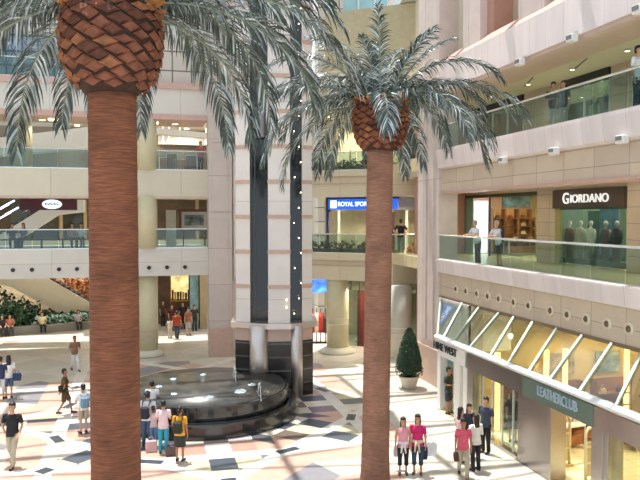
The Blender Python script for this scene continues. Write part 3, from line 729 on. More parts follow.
# wall shelving along shop back wall with glowing strips
def wall_shelf(x, y, wd, lab, z0=.03, hh=2.6, ns=5, back=None, rz=0, goods=True, grp='bags on the shop wall shelves', where='wall shelf under the canopy'):
    o = thing('wall_shelf', lab, 'shelf', (x, y, z0), rz)
    MB().box(-.04, 0, -wd / 2, wd / 2, 0, hh).build('back_board', back or warmw, o)
    for s in (-1, 1): MB().box(-.4, 0, s * wd / 2 - .02, s * wd / 2 + .02, 0, hh).build('side_panel', wood, o)
    for k in range(ns):
        z = .1 + k * (hh - .2) / ns; MB().box(-.38, -.04, -wd / 2 + .02, wd / 2 - .02, z, z + .04).build('shelf_board', wood, o)
        if goods:
            m = int(wd / .5)
            for j in range(m):
                if R.random() < .25: continue
                c = R.randrange(8); q = Matrix.Rotation(rz, 4, 'Z') @ Vector((-.21, -wd / 2 + (j + .5) * wd / m, 0))
                handbag(x + q.x, y + q.y, z0 + z + .04, rz, GOODS[c], f'small {CN[c]} bag on a {where}', grp + ', ' + CN[c], .8)
    return o
for i, y in enumerate((7.5, 10.3, 13.1, 15.9, 18.7, 21.5)):
    wall_shelf(18.18, y, 2.3, ['tall wooden wall shelf of bags at bottom right behind canopy glass', 'tall wooden wall shelf of bags, second from right edge', 'tall wooden wall shelf of bags behind the green sign', 'tall wooden wall shelf of bags above the grey fascia', 'tall wooden wall shelf of bags near middle shop', 'tall wooden wall shelf of bags at far end of the shops'][i], ns=4, goods=i < 5)
ypi = yp - .10
for px in (499, 548, 567, 629):
    o = MB().box(-.07, .07, -.06, .06, 0, 2.68).build('lamp_column', lampy, loc=(xy(px, ypi - .3), ypi - .3, .03)); tag(o, 'upright glowing amber column on the shop side wall seen through the canopy', 'light', 'amber columns on the shop side wall')
for x, w_, l_ in ((12.4, .9, 'nearest the glass'), (14.4, 1.5, 'left of centre'), (16.4, 1.4, 'at the right')):
    wall_shelf(x, ypi - .04, w_, 'low wooden shelf of bags on the shop side wall, ' + l_, .03, 1.5, 3, back=wood, rz=pi / 2, where='low side shelf ' + l_, grp='bags on low side shelves')
for x, w_, c, l_ in ((14.4, 1.2, (.30, .22, .14), 'brown'), (16.4, 1.0, (.22, .26, .26), 'grey')):
    o = MB().box(-w_ / 2, w_ / 2, -.03, .03, 0, .75).build('framed_picture', mat('picture_' + l_, c, .5, var=.7, scale=4), loc=(x, ypi - .03, 1.75)); tag(o, l_ + ' framed picture on the shop side wall above the shelves', 'picture')
for y in (8.9, 11.7, 14.5, 17.3, 20.1):
    o = MB().box(-.06, .06, -.07, .07, 0, 2.75).build('lamp_column', lampy, loc=(17.95, y, .03)); tag(o, 'upright glowing amber light column between the shop wall shelves', 'light', 'amber light columns in the shops')
def ceil_lamps(x0, x1, y0, y1, nx, ny, z, lab, grp, m=lampw, s=.12, power=60, col=(1, .8, .5)):
    f0 = None
    for i in range(nx):
        for j in range(ny):
            x = x0 + (i + .5) * (x1 - x0) / nx; y = y0 + (j + .5) * (y1 - y0) / ny
            if f0 is None:
                f0 = thing('ceiling_lamp', lab, 'ceiling lamp', (x, y, z), 0, grp)
                MB().lathe([(s, 0), (s, -.03), (s * .8, -.035)], n=18).build('trim_ring', white, f0)
                MB().lathe([(s * .78, -.036), (s * .3, -.04)], n=18).build('diffuser', m, f0)
                l = bpy.data.lights.new('shop_spot', 'SPOT'); l.energy = power; l.color = col; l.spot_size = math.radians(140); l.spot_blend = .6; l.shadow_soft_size = .12
                lo = bpy.data.objects.new('lamp_light', l); COL.objects.link(lo); lo.parent = f0; lo.location = (0, 0, -.08)
            else: dup(f0, (x, y, z))
ceil_lamps(12.9, 18, 5, 24.4, 3, 8, 3.85, 'round warm ceiling lamp inside the ground floor shops', 'ceiling lamps in the ground floor shops', power=150)
# ------------------------------------------------------------------ level one storefronts
def shelves_goods(*a): pass
struct('wall_right_level_one', MB().box(XS, XS + .3, y_at(555), y_at(537), 5.5, 9.3).box(XS, XS + .3, yx(627, XS) - 1.1, y_at(627), 5.5, 9.3).box(XS + .02, XS + .3, YE, 32.5, 8.42, 9.3), creamy)
struct('wall_right_level_one_back', MB().box(19.6, 19.7, YE, 32.5, 5.5, 9.3), warmw)
s1 = thing('storefront', 'glass shop front behind the leaning couple, open to shelves of shoes', 'shop front', (XS, y_at(464), 5.5))
w1 = y_at(464) - y_at(537)
MB().box(0, .1, -w1, 0, 2.78, 2.92).box(-.02, .08, -.12, 0, 0, 2.8).build('dark_frame', mat('olive_frame', '#4a4a33', .5), s1)
MB().box(.04, .06, -w1, -w1 * .38, .05, 2.78).build('glass_pane', shopg, s1)
MB().box(.02, .08, -w1 * .14, -.12, .0, 2.78).build('green_glass', mat('green_edge', (.25, .45, .36), .2, coat=.5), s1)
MB().box(.02, .1, -w1 * .38 - .06, -w1 * .38, 0, 2.78).build('door_jamb', mat('blue_jamb', '#40587a', .5), s1)
lw = thing('light_wall', 'tall bright white lit panel left of the shoe shelves, level one', 'lit panel', (xy(478.5, 32.4), 32.38, 5.55), -pi / 2)
MB().box(-.06, .04, -.48, .48, 0, 2.6).build('panel', mat('lit_white', (.85, .97, 1), .5, emit=1.6, var=.02), lw)
MB().box(-.09, -.06, -.48, .48, 1.75, 1.8).box(-.09, -.06, -.48, .48, .9, .95).build('crossbar', alum, lw)
# shoe / bag niches
for i in range(4):
    wall_shelf(xy(496, 32.4) + i * .72, 32.45, .66, ['curved dark wood shelf of bags nearest the bright panel', 'second dark wood shelf of bags from the bright panel', 'third dark wood shelf of bags from the bright panel', 'dark wood shelf of bags nearest the beige pier'][i], 5.55, 2.2, 5, back=mat('shelf_back_tan', '#b98a55', .6), rz=pi / 2, grp='bags in the level one shop', where='shelf behind the leaning couple')
display_table(xy(520, 30.6), 30.6, 0, 'white display table behind the leaning couple', 1.5, .6, z=5.5, n=4, bn='the table behind the leaning couple')
o = MB().box(-.02, .02, -.8, .8, 0, .75).build('poster', mat('blue_picture', (.12, .2, .25), .5, var=.8, scale=3), loc=(XS + 2.3, 26.7, 7.5)); tag(o, 'blue grey picture above the shoe shelves on level one', 'poster')
o['label'] = 'wide blue grey picture high on wall of the shoe shop'
o.location = (xy(517, 32.4), 32.46, 7.85); o.rotation_euler = (0, 0, pi / 2)
# Giordano
gd = thing('storefront', 'clothes shop front with large brown sign and white capital letters on level one', 'shop front', (XS, y_at(555), 5.5))
wg = y_at(555) - y_at(627)
gdb = MB().box(-.12, .1, -wg, 0, 2.2, 2.9).build('sign_board', mat('brown_sign', '#4d4038', .5), gd)
lm = mat('lit_letters', (.9, .9, .9), .4, emit=.5, var=.01)
text('sign_letters', 'IORDANO', lm, gdb, .44, facing((-.15, -wg * .5 - .22, 2.53), (0, -1, 0)), .02, squeeze=1.1)
text('sign_letter', 'G', lm, gdb, .60, facing((-.15, -wg * .5 + 1.18, 2.55), (0, -1, 0)), .02)
MB().box(0, .08, -wg, -.35, .1, .3).box(0, .06, -wg, -.35, 2.14, 2.2).build('window_frame', mat('green_frame', '#3c5c4e', .4), gd)
MB().box(0, .1, -.35, 0, 0, 2.2).build('pale_jamb', mat('khaki_jamb', '#a29a62', .5), gd)
for i in range(3): MB().box(.02, .04, -.35 - (i + 1) * (wg - .35) / 3 + .01, -.35 - i * (wg - .35) / 3, .3, 2.14).build('glass_pane', shopg, gd)
struct('wall_right_partition_level_one', MB().box(XS + .3, 19.6, y_at(545) - .1, y_at(545) + .1, 5.5, 9.3).box(XS + .3, 19.6, y_at(627) - .1, y_at(627) + .1, 5.5, 9.3), mat('teal_wall', '#55736b', .7))
def mannequin(x, y, z, rz, top, bot, lab, head=True):
    o = thing('mannequin', lab, 'mannequin', (x, y, z), rz)
    b = MB().tube([(0, 0, .78), (0, 0, .95), (0, 0, 1.15), (0, 0, 1.38), (0, 0, 1.46)], [(.17, .12), (.15, .11), (.2, .13), (.21, .11), (.07, .06)], 14, flatv=(1, 0, 0))
    for s in (-1, 1): b.tube([(s * .2, 0, 1.4), (s * .26, .0, 1.15), (s * .25, -.05, .9)], [.06, .05, .045], 8)
    b.build('shirt', flat(top), o)
    c = MB()
    for s in (-1, 1): c.tube([(s * .09, 0, .85), (s * .1, 0, .5), (s * .1, 0, .08)], [.1, .08, .06], 10)
    c.build('trousers', flat(bot), o)
    h = MB().tube([(0, 0, 1.42), (0, 0, 1.52)], .045, 8)
    if head: h.ball((0, 0, 1.62), (.075, .09, .11))
    h.build('body_form', mat('mannequin_white', '#d8d2c8', .4), o)
    MB().lathe([(.2, 0), (.2, .02), (.03, .03), (.02, .1)], n=20).build('stand', alum, o)
    return o
yy = y_at(555)
for px, tp, bt, lab in ((570, '#6b6255', '#4c463d', 'mannequin in brown clothes, leftmost in the clothes shop window'), (581, '#b8b29c', '#a39c86', 'mannequin in cream clothes, second in the clothes shop window'), (591, '#c9cfc2', '#8d9488', 'mannequin in pale shirt, third in the clothes shop window'), (606, '#56504c', '#5d6163', 'mannequin in dark top beside blue poster'), (617, '#252a33', '#33383f', 'mannequin in black top at right end of clothes shop window')):
    mannequin(XS + .6, yx(px, XS + .6), 5.5, -pi / 2, tp, bt, lab, True)
o = MB().box(0, .03, -.55, .55, 0, 1.7).build('poster', mat('bright_blue_poster', (.12, .38, .60), .5, var=.5, scale=2.2), loc=(XS + 1.1, yx(609, XS + 1.1), 5.95)); tag(o, 'tall bright blue poster behind the clothes shop mannequins', 'poster')
o = MB().box(0, .03, -.5, .5, 0, 1.9).build('poster', mat('dark_green_poster', (.03, .12, .09), .5, var=.5, scale=2.2), loc=(XS + 1.4, yx(596, XS + 1.4), 5.7)); tag(o, 'dark green backdrop behind leftmost mannequin', 'poster')
ceil_lamps(XS + .4, 19.4, 14, 32, 2, 8, 9.28, 'round ceiling lamp inside level one shops of the right wing', 'ceiling lamps in level one shops', power=170, col=(1, .88, .70))
ceil_lamps(XR + 1.2, XS - .6, 5, 32, 1, 8, 9.28, 'added round recessed lamp in gallery ceiling above the leaning couple', 'added gallery ceiling lamps on level one', power=60, col=(1, .92, .8))  # gallery lamps added to brighten level one
# level two shops
for y0, y1 in ((24.25, 26.95), (20.15, 21.25), (14.25, 14.95)): struct('wall_right_level_two', MB().box(XS, XS + .3, y0, y1, 10.15, 12.6), creamy)
struct('wall_right_level_two_back', MB().box(19.5, 19.6, YE, 32.5, 10.15, 12.6), mat('teal_back', '#5d7673', .7))
for y0, y1, lab in ((27, 32.4, 'dark glass shop front at far end of the top gallery'), (21.3, 24.2, 'glass shop front between beige piers of the top gallery'), (15.0, 20.1, 'wide glass shop front with dark header at right of the top gallery'), (8.0, 14.2, 'glass shop front near the camera end of the top gallery')):
    o = thing('storefront', lab, 'shop front', (XS, y0, 10.15))
    MB().box(-.05, .1, 0, y1 - y0, 2.05, 2.45).build('header', mat('dark_header', '#23282a', .4), o)
    nn_ = max(2, int((y1 - y0) / 1.3)); wq = (y1 - y0) / nn_
    for i in range(nn_): MB().box(0, .02, i * wq + .03, (i + 1) * wq - .03, .1, 2.05).build('glass_pane', shopg, o)
    for i in range(nn_ + 1): MB().box(-.02, .05, i * wq - .03, i * wq + .03, 0, 2.05).build('mullion', alum, o)
for y, tp, bt, lab in ((23.0, '#b8bcae', '#3a3f42', 'mannequin in pale top in the top gallery shop near pier'), (19.2, '#d8d8d2', '#69737a', 'mannequin in white top in the wide top gallery shop'), (18.0, '#3d4a52', '#222629', 'mannequin in dark top in the wide top gallery shop'), (16.6, '#a43c33', '#2e2e30', 'mannequin in red top in the wide top gallery shop')):
    mannequin(XS + .6, y, 10.15, -pi / 2, tp, bt, lab)
ceil_lamps(XS + .4, 19.4, 8, 32, 2, 7, 12.58, 'round ceiling lamp inside shops of the top gallery', 'ceiling lamps in top gallery shops', power=130, col=(.9, .97, 1))
ceil_lamps(XR + 1.6, XS - .3, 6, 32, 1, 9, 12.58, 'added small recessed lamp in ceiling of the top gallery', 'added lamps in the top gallery ceiling', power=50, col=(1, .93, .82), s=.1)  # gallery lamps added to brighten the top level
for i in range(6):
    y = 8 + i * 3.3
    o = MB().box(-.9, .9, -.03, .03, -.012, 0).build('ceiling_slot_vent', darkm, loc=(14.6, y, 12.6)); o.rotation_euler = (0, 0, 1.2); tag(o, 'thin dark slot vent in the cream ceiling of the top gallery', 'vent', 'slot vents in the top gallery ceiling')
# ------------------------------------------------------------------ palms
def trunk_mat(nm='palm_fibre_bark', cc=('#5c3522', '#a86c48', '#875036')):
    m = bpy.data.materials.new(nm); m.use_nodes = True; nt = m.node_tree; N = nt.nodes; L = nt.links
    b = N['Principled BSDF']; b.inputs['Roughness'].default_value = .85
    tc = N.new('ShaderNodeTexCoord')
    mp = N.new('ShaderNodeMapping'); mp.inputs['Scale'].default_value = (1.5, 1.5, 30); L.new(tc.outputs['Object'], mp.inputs[0])
    no = N.new('ShaderNodeTexNoise'); no.inputs['Scale'].default_value = 2.2; no.inputs['Detail'].default_value = 8; no.inputs['Roughness'].default_value = .7; L.new(mp.outputs[0], no.inputs[0])
    n2 = N.new('ShaderNodeTexNoise'); n2.inputs['Scale'].default_value = 2.0; n2.inputs['Detail'].default_value = 3; L.new(tc.outputs['Object'], n2.inputs[0])
    cr = N.new('ShaderNodeValToRGB'); e = cr.color_ramp.elements
    e[0].position = .32; e[0].color = rgb(cc[0]) + (1,); e[1].position = .68; e[1].color = rgb(cc[1]) + (1,)
    q = e.new(.5); q.color = rgb(cc[2]) + (1,)
    L.new(no.outputs[0], cr.inputs[0])
    mr = N.new('ShaderNodeMapRange'); mr.inputs[1].default_value = .3; mr.inputs[2].default_value = .7; mr.inputs[3].default_value = .72; mr.inputs[4].default_value = 1.15; L.new(n2.outputs[0], mr.inputs[0])
    mx = N.new('ShaderNodeVectorMath'); mx.operation = 'SCALE'; L.new(cr.outputs[0], mx.inputs[0]); L.new(mr.outputs[0], mx.inputs['Scale']); L.new(mx.outputs[0], b.inputs['Base Color'])
    bp = N.new('ShaderNodeBump'); bp.inputs['Strength'].default_value = .8; bp.inputs['Distance'].default_value = .03; L.new(no.outputs[0], bp.inputs['Height']); L.new(bp.outputs[0], b.inputs['Normal'])
    return m
bark = trunk_mat(); bark_haze = trunk_mat('hazed_palm_fibre_bark', ('#7b5545', '#b5876f', '#976b57'))  # second bark is paler: distance haze put into the trunk colour
boot = mat('leaf_boot', '#7f4a31', .8, var=.35, scale=7, bump=.5)
boots2 = mat('cut_leaf_boot', '#b5763c', .8, var=.25, scale=9)
fib = mat('dark_crown_fibre', '#3c2417', .9, var=.4, scale=9, bump=.6)
leafp = [mat('palm_leaflet_dark', (.030, .050, .040), .40, var=.4, coat=.4), mat('palm_leaflet_green', (.10, .145, .125), .36, var=.4, coat=.5, spec=.7), mat('palm_leaflet_glint', (.50, .57, .60), .30, var=.3, coat=.6, spec=.8)]  # silver leaflets carry the white glints as colour
rachm = mat('palm_rachis', (.24, .27, .20), .45, var=.2)
def frond(base, az, elev, Ln, droop, rr, wid=1.0, hang=.5, st=72):
    """one feather leaf: rachis curve plus two rows of folded leaflets"""
    mb = MB(); p = Vector(base); pts = [p.copy()]; dirs = []
    n = st; ds = Ln / n; e = elev; h = Vector((math.cos(az), math.sin(az), 0)); sw = rr.uniform(-.25, .25)
    for i in range(n):
        t = i / n; e = elev - droop * (t ** 1.35); aa = az + sw * t
        h = Vector((math.cos(aa), math.sin(aa), 0))
        d = h * math.cos(e) + Vector((0, 0, math.sin(e))); dirs.append((d, h)); p = p + d * ds; pts.append(p.copy())
    dirs.append(dirs[-1])
    rad = [.03 * (1 - .9 * i / n) + .003 for i in range(0, n + 1, 4)]
    mb.tube(pts[::4], rad[:len(pts[::4])], 5, mi=3)
    for i in range(5, n + 1):
        t = i / n
        d, h = dirs[i]; side = Vector((-h.y, h.x, 0)); up = side.cross(d) * -1
        if up.z < 0 and abs(d.z) < .95: up = -up
        ll = .70 * wid * (math.sin(pi * min(1, .12 + .80 * t)) ** .6) * rr.uniform(.85, 1.1)
        bth = math.radians(58 - 34 * t)
        for s in (-1, 1):
            v0 = (d * math.cos(bth) + side * (s * math.sin(bth)) + up * rr.uniform(-.1, .45)).normalized()
            q0 = pts[i]; q1 = q0 + v0 * (ll * .35)
            v1 = (v0 + Vector((0, 0, -1)) * (hang * rr.uniform(.5, 1.2))).normalized(); q2 = q1 + v1 * (ll * .35)
            v2 = (v1 + Vector((0, 0, -1)) * (hang * rr.uniform(.7, 1.6))).normalized(); q3 = q2 + v2 * (ll * .35)
            wv = v0.cross(up).normalized() * (.017 * wid) + up * rr.uniform(-.008, .012)
            mb.add([q0 - wv * .5, q0 + wv * .5, q1 - wv, q1 + wv, q2 - wv * .85, q2 + wv * .85, q3], [(0, 1, 3, 2), (2, 3, 5, 4), (4, 5, 6)], rr.choice((0, 0, 0, 0, 1, 1, 1, 2, 2)))
    return mb
def palm(name_label, x, y, lean, zt, r0, r1, seed, specs, bosslab):
    rr = random.Random(seed)
    o = thing('palm_tree', name_label, 'palm tree', (x, y, 0))
    tp = Vector(lean)
    n = 60; pts = []; rad = []
    for i in range(n + 1):
        t = i / n; pts.append((tp.x * t, tp.y * t, zt * t)); rad.append((r0 + (r1 - r0) * t) * (1 + .012 * (i % 2)) + (.10 * (1 - t) ** 18))
    MB().tube(pts, rad, 36).build('trunk', bark_haze if seed == 23 else bark, o)
    c = Vector((tp.x, tp.y, zt))
    bz = MB().lathe([(.30, -.06), (.46, .05), (.60, .22), (.67, .45), (.70, .72), (.68, 1.0), (.60, 1.2), (.42, 1.36), (.2, 1.42)], c, 40)
    bz.build('crown_boss', fib, o)
    # overlapping leaf boots in a spiral
    sc = MB(); k = 150
    prof = [(.44, .02), (.60, .22), (.675, .45), (.705, .72), (.685, 1.0), (.61, 1.2)]
    def pr(z):
        for (ra, za), (rb, zb_) in zip(prof, prof[1:]):
            if za <= z <= zb_: return ra + (rb - ra) * (z - za) / (zb_ - za)
        return prof[-1][0]
    for i in range(k):
        z = .03 + 1.15 * (i / k) + rr.uniform(-.02, .02); th = i * 2.39996; r = pr(z)
        rd = Vector((math.cos(th), math.sin(th), 0)); tg = Vector((-rd.y, rd.x, 0))
        sl_ = (pr(min(z + .05, 1.2)) - pr(max(z - .05, .02))) / .1
        upv = (Vector((0, 0, 1)) + rd * sl_).normalized(); nv = tg.cross(upv) ; 
        if nv.dot(rd) < 0: nv = -nv
        P = c + rd * r + Vector((0, 0, z)); wd, hh = .158 * rr.uniform(.8, 1.15), .085 * rr.uniform(.8, 1.3)
        out = .04 * rr.uniform(.7, 1.4)
        vs = [P - tg * wd, P - upv * hh * .8, P + tg * wd, P + upv * hh,
              P - tg * wd * .72 + nv * out * .8, P - upv * hh * .62 + nv * out * 1.15, P + tg * wd * .72 + nv * out * .8, P + upv * hh * .7 + nv * out * .5]
        sc.add(vs, [(0, 1, 5, 4), (1, 2, 6, 5), (2, 3, 7, 6), (3, 0, 4, 7), (4, 5, 6, 7)], rr.choice((0, 0, 0, 1, 2)))
    sc.build('leaf_boots', [boot, mat('leaf_boot_orange', '#955d3b', .8, var=.35, scale=7), mat('leaf_boot_dark', '#5f3524', .85, var=.35, scale=7)], o)
    st_ = MB()
    for i in range(26):
        th = i * 2.39996 + .3; rd = Vector((math.cos(th), math.sin(th), 0)); z = 1.1 + .12 * rr.random()
        P = c + rd * .52 + Vector((0, 0, z)); Q = P + rd * .24 + Vector((0, 0, .16 * rr.random() + .02))
        st_.bar(P, Q, .11, .035)
    st_.build('petiole_stubs', boots2, o)
    top = c + Vector((0, 0, 1.22))
    if seed == 23: specs = specs + [(math.degrees(math.atan2(-y, -x)) + 4, 12, 2.0, 118, .6)]
    # fronds
    tocam = math.degrees(math.atan2(-y, -x)); keep = False
    for i, (azd, el, L_, dr, hg) in enumerate(specs):
        df = abs((azd - tocam + 180) % 360 - 180)
        if df < 52 and el < 62 and L_ > 2.05: continue
        az = math.radians(azd); b = top + Vector((math.cos(az) * .32, math.sin(az) * .32, rr.uniform(-.05, .12)))
        frond(b, az, math.radians(el), L_, math.radians(dr), rr, .62 if el > 60 else .95, hg).build('frond', leafp + [rachm], o, fixn=False)
    return o
def spec(seed, plan_):
    rr = random.Random(seed); out = []
    for n, el, L_, dr, hg, off in plan_:
        for i in range(n): out.append((off + i * 360 / n + rr.uniform(-9, 9), el + rr.uniform(-7, 7), L_ * rr.uniform(.9, 1.1), dr + rr.uniform(-12, 12), hg))
    return out
pl = at_z(113, 729.0, 0); 
def PG(px, D):
    v = ray(px, 216); v = v / v.dot(_f); return CAM + v * D
p_l = PG(113.5, 10.1); p_r = PG(375.5, 18.2); tr_r = PG(380, 18.2) - p_r
palm('large palm tree with thick red-brown trunk at left, nearest the viewer', p_l.x, p_l.y, (0, 0, 0), 9.17, .365, .335, 11,
     spec(3, [(15, 8, 3.5, 85, .75, 5), (18, 28, 3.7, 100, .7, 20), (11, 50, 3.6, 105, .6, 0), (6, 74, 3.0, 70, .4, 10)]), '')
palm('slimmer looking palm tree with full feathery crown right of the lift tower', p_r.x, p_r.y, (tr_r.x, tr_r.y, 0), 9.12, .36, .335, 23,
     spec(5, [(18, 4, 3.4, 84, .8, 0), (15, 24, 3.5, 92, .7, 14), (12, 44, 3.2, 100, .6, 4), (8, 70, 2.4, 60, .5, 30), (4, 82, 2.0, 60, .4, 50)]), '')
# leafy ground plants round the slim palm
def bush(name, label, cat, loc, rx, ry, rz, n, m, ls=.12, group=None, kind=None, shape='ball', seed=1, parent=None, flat_=.0):
    rr = random.Random(seed); b = MB()
    for i in range(n):
        th = rr.random() * 2 * pi
        if shape == 'cone':
            t = rr.random() ** .8; rad = (1 - t) ** .55; P = Vector((rx * rad * math.cos(th), ry * rad * math.sin(th), rz * t)); P *= 1; P.x *= rr.uniform(.75, 1.02); P.y *= rr.uniform(.75, 1.02)
            nv = Vector((math.cos(th), math.sin(th), .5)).normalized()
        elif shape == 'box':
            P = Vector((rr.uniform(-rx, rx), rr.uniform(-ry, ry), rr.random() * rz)); nv = Vector((rr.uniform(-1, 1), rr.uniform(-1, 1), rr.uniform(.2, 1))).normalized()
        else:
            z = rr.uniform(-.3, 1); q = math.sqrt(max(0, 1 - z * z)); k = rr.uniform(.6, 1); P = Vector((rx * q * math.cos(th) * k, ry * q * math.sin(th) * k, rz * max(z, 0) * k)); nv = Vector((q * math.cos(th), q * math.sin(th), z)).normalized()
        a1 = nv.orthogonal().normalized(); a1 = (a1 * math.cos(i) + nv.cross(a1) * math.sin(i)); a2 = nv.cross(a1)
        L_ = ls * rr.uniform(.7, 1.3); w_ = L_ * .32
        tip = P + (nv * .55 + a1 * .8).normalized() * L_
        b.add([P, P + a2 * w_ + nv * L_ * .25 + a1 * L_ * .35, tip, P - a2 * w_ + nv * L_ * .25 + a1 * L_ * .35], [(0, 1, 2, 3)])
    o = b.build(name, m, parent, loc, fixn=False)
    if label: tag(o, label, cat, group, kind)
    return o
for px, D, s in ((352, 17.9, 1), (362, 17.6, 2), (390, 17.7, 3)):
    q = PG(px, D); bush('ground_plant', ['', 'low bright green plant at the slim palm base, left of trunk', 'low bright green plant right in front of the slim palm base', 'low bright green plant at right of the slim palm base'][s], 'plant', (q.x, q.y, .0), .35, .35, .38, 160, leafm, .2, seed=s)
# potted topiary
pp = at_z(409, 388, 0)
tpo = thing('potted_topiary', 'clipped dark green cone shrub in a pale round pot beside the pink wall', 'potted plant', pp)
MB().lathe([(.24, 0), (.3, .06), (.40, .42), (.44, .46), (.44, .54), (.38, .54), (.36, .46)], n=32).build('pot', mat('pale_pot', '#cfc6b4', .6), tpo)
MB().lathe([(.37, .47), (.02, .5)], n=24).build('soil', soil, tpo)
MB().lathe([(.03, .46), (.52, .8), (.55, 1.2), (.42, 1.75), (.12, 2.3)], n=24).build('core', mat('deep_green', (.01, .03, .012), .9, var=.4), tpo)
bush('foliage', None, '', (0, 0, .6), .62, .62, 1.95, 3200, leafd, .09, shape='cone', seed=4, parent=tpo)

# ------------------------------------------------------------------ rear hall contents
def obox(name, label, cat, x0, x1, y0, y1, z0, z1, m, group=None, bev=0):
    return tag(MB().box(x0 - (x0 + x1) / 2, x1 - (x0 + x1) / 2, y0 - (y0 + y1) / 2, y1 - (y0 + y1) / 2, 0, z1 - z0, bev=bev).build(name, m, loc=((x0 + x1) / 2, (y0 + y1) / 2, z0)), label, cat, group)
def escalator(label, pts, y0, y1, th, m1, bal=True):
    """pts: lower and upper end (x,z)"""
    (xa_, za), (xb_, zb_) = pts
    o = thing('escalator', label, 'escalator', (xa_, y0, za)); dx, dz = xb_ - xa_, zb_ - za
    s = 1 if dx > 0 else -1
    MB().extr([(0, -th), (0, 0), (dx, dz), (dx + s * 1.5, dz), (dx + s * 1.5, dz - th * .8), (dx, dz - th)], 'y', 0, y1 - y0).build('truss', m1, o)
    st = MB(); n = max(4, int(abs(dz) / .2))
    for i in range(n): st.box(i * dx / n, (i + 1) * dx / n, .2, y1 - y0 - .2, (i * dz / n), (i + 1) * dz / n)
    st.build('steps', darkm, o)
    for yy_ in ((.08, y1 - y0 - .1) if bal else ()):
        MB().extr([(0, .02), (0, .9), (dx, dz + .9), (dx, dz + .02)], 'y', yy_, yy_ + .02).build('side_glass', balg, o)
        MB().bar((0, yy_ + .01, .93), (dx, yy_ + .01, dz + .93), .09, .07).build('handrail', darkm, o)
    return o
# escalator 1: from ground up to level one, beige underside
e0 = at_y(104, 330, 44.0); e1 = at_y(-2, 268, 44.0)
e0 = at_y(110, 314, 49.8); e1 = at_y(12, 258, 49.8)
escalator('broad cream escalator underside descending behind the white bridge to the planting', [(e0.x, e0.z), (e1.x, e1.z)], 49.8, 51.1, 1.95, mat('escalator_cream', '#d9cdb0', .5, var=.03), False)
q0 = at_y(-6, 240, 44.5); q1 = at_y(58, 200, 44.5)
escalator('white sided escalator rising toward the maroon sign on level one', [(q0.x, q0.z), (q1.x, q1.z)], 43.6, 45.2, .9, white, False)
lt = None
for k, (px, py) in enumerate(((2, 208), (8, 204), (4, 216), (12, 211))):
    p = at_y(px, py, 46.2)
    o = MB().bar((-.38, 0, -.22), (.38, 0, .22), .07, .08).build('tube_light', mat('blue_tube', (.55, .62, 1), .4, emit=4), loc=p)
    tag(o, 'slanted bluish tube light beside the upper escalator at far left', 'light', 'slanted tube lights at far left')
# maroon sign with oval
sg = at_y(20, 210, 39.9); se = at_y(77, 199, 39.9)
ms_ = thing('shop_sign', 'long maroon sign with a white oval above the level one shops at left', 'sign', (sg.x, 39.9, sg.z))
for x in (.3, 2.6): MB().box(x, x + .06, .04, .1, se.z - sg.z, 8.43 - sg.z).build('hanger', darkm, ms_)
MB().box(0, se.x - sg.x, 0, .15, 0, se.z - sg.z).build('sign_board', mat('maroon', '#5e1f26', .5), ms_)
ov = MB().lathe([(.50, 0), (.50, .04), (.45, .06)], n=32); oo = ov.build('oval', mat('lit_oval', (.75, .9, 1), .4, emit=.9, var=.02), ms_); oo.location = (1.6, -.01, .31); oo.rotation_euler = (pi / 2, 0, 0); oo.scale = (1, .5, 1)
sq = MB()
for i in range(9): sq.box(-.36 + i * .08, -.30 + i * .08, -.02, 0, -.04 + .02 * (i % 2), .04 + .03 * ((i * 7) % 3 == 0))
t_ = sq.build('script_mark', mat('maroon', '#5e1f26'), ms_); t_.location = (1.6, -.07, .31)
# level one shops behind rail (far)
sb = thing('storefront', 'cafe front under the maroon sign with tan columns and dark glass', 'shop front', (-9, 51.3, 5.7))
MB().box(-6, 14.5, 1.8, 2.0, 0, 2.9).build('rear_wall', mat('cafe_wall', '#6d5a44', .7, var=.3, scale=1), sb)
MB().box(-6, 14.5, -.1, 2.0, 2.9, 3.35).build('soffit', cream, sb)
for x in (3.5, 5.1, 6.6, 12.8): MB().box(x, x + .22, 0, .2, 0, 2.9).build('mullion', mat('tan_mullion', '#b39b6c', .5), sb)
for x in (.4, 2.0, 3.8, 5.4): MB().box(x, x + 1.2, .1, .12, .05, 2.8).build('glass_pane', shopg, sb)
obox('display_board', 'pale beige board standing beside the brown picture frame on level one', 'board', at_y(166, 220, 39.6).x, at_y(176, 220, 39.6).x, 39.6, 39.7, 5.72, at_y(170, 210, 39.6).z, mat('pale_board', '#cfc9b4', .6))
pf = at_y(179, 231, 39.4); pg = at_y(209.5, 210, 39.4)
fr_o = thing('picture_frame', 'large brown framed picture panel with pale scene, left of the stone pilaster', 'picture', (pf.x, 39.4, pf.z))
W_ = pg.x - pf.x; Hh = pg.z - pf.z
f_ = MB(); f_.box(0, W_, 0, .12, 0, .14).box(-.06, W_ + .06, -.05, .14, Hh - .1, Hh + .05).box(0, .14, 0, .12, .14, Hh - .1).box(W_ - .14, W_, 0, .12, .14, Hh - .1); f_.build('frame', mat('red_wood', '#5a2f22', .5), fr_o)
MB().box(.14, W_ - .14, .05, .08, .14, Hh - .1).build('mount', mat('mount_card', '#b9b2a0', .6), fr_o)
MB().box(.3, W_ - .3, .03, .05, .3, Hh - .26).build('print', mat('grey_print', (.16, .19, .17), .5, var=.95, scale=2.2), fr_o)
for x in (.2, W_ - .3): MB().box(x, x + .08, .02, .1, 5.72 - pf.z, 0).build('leg', mat('red_wood', '#5a2f22'), fr_o)
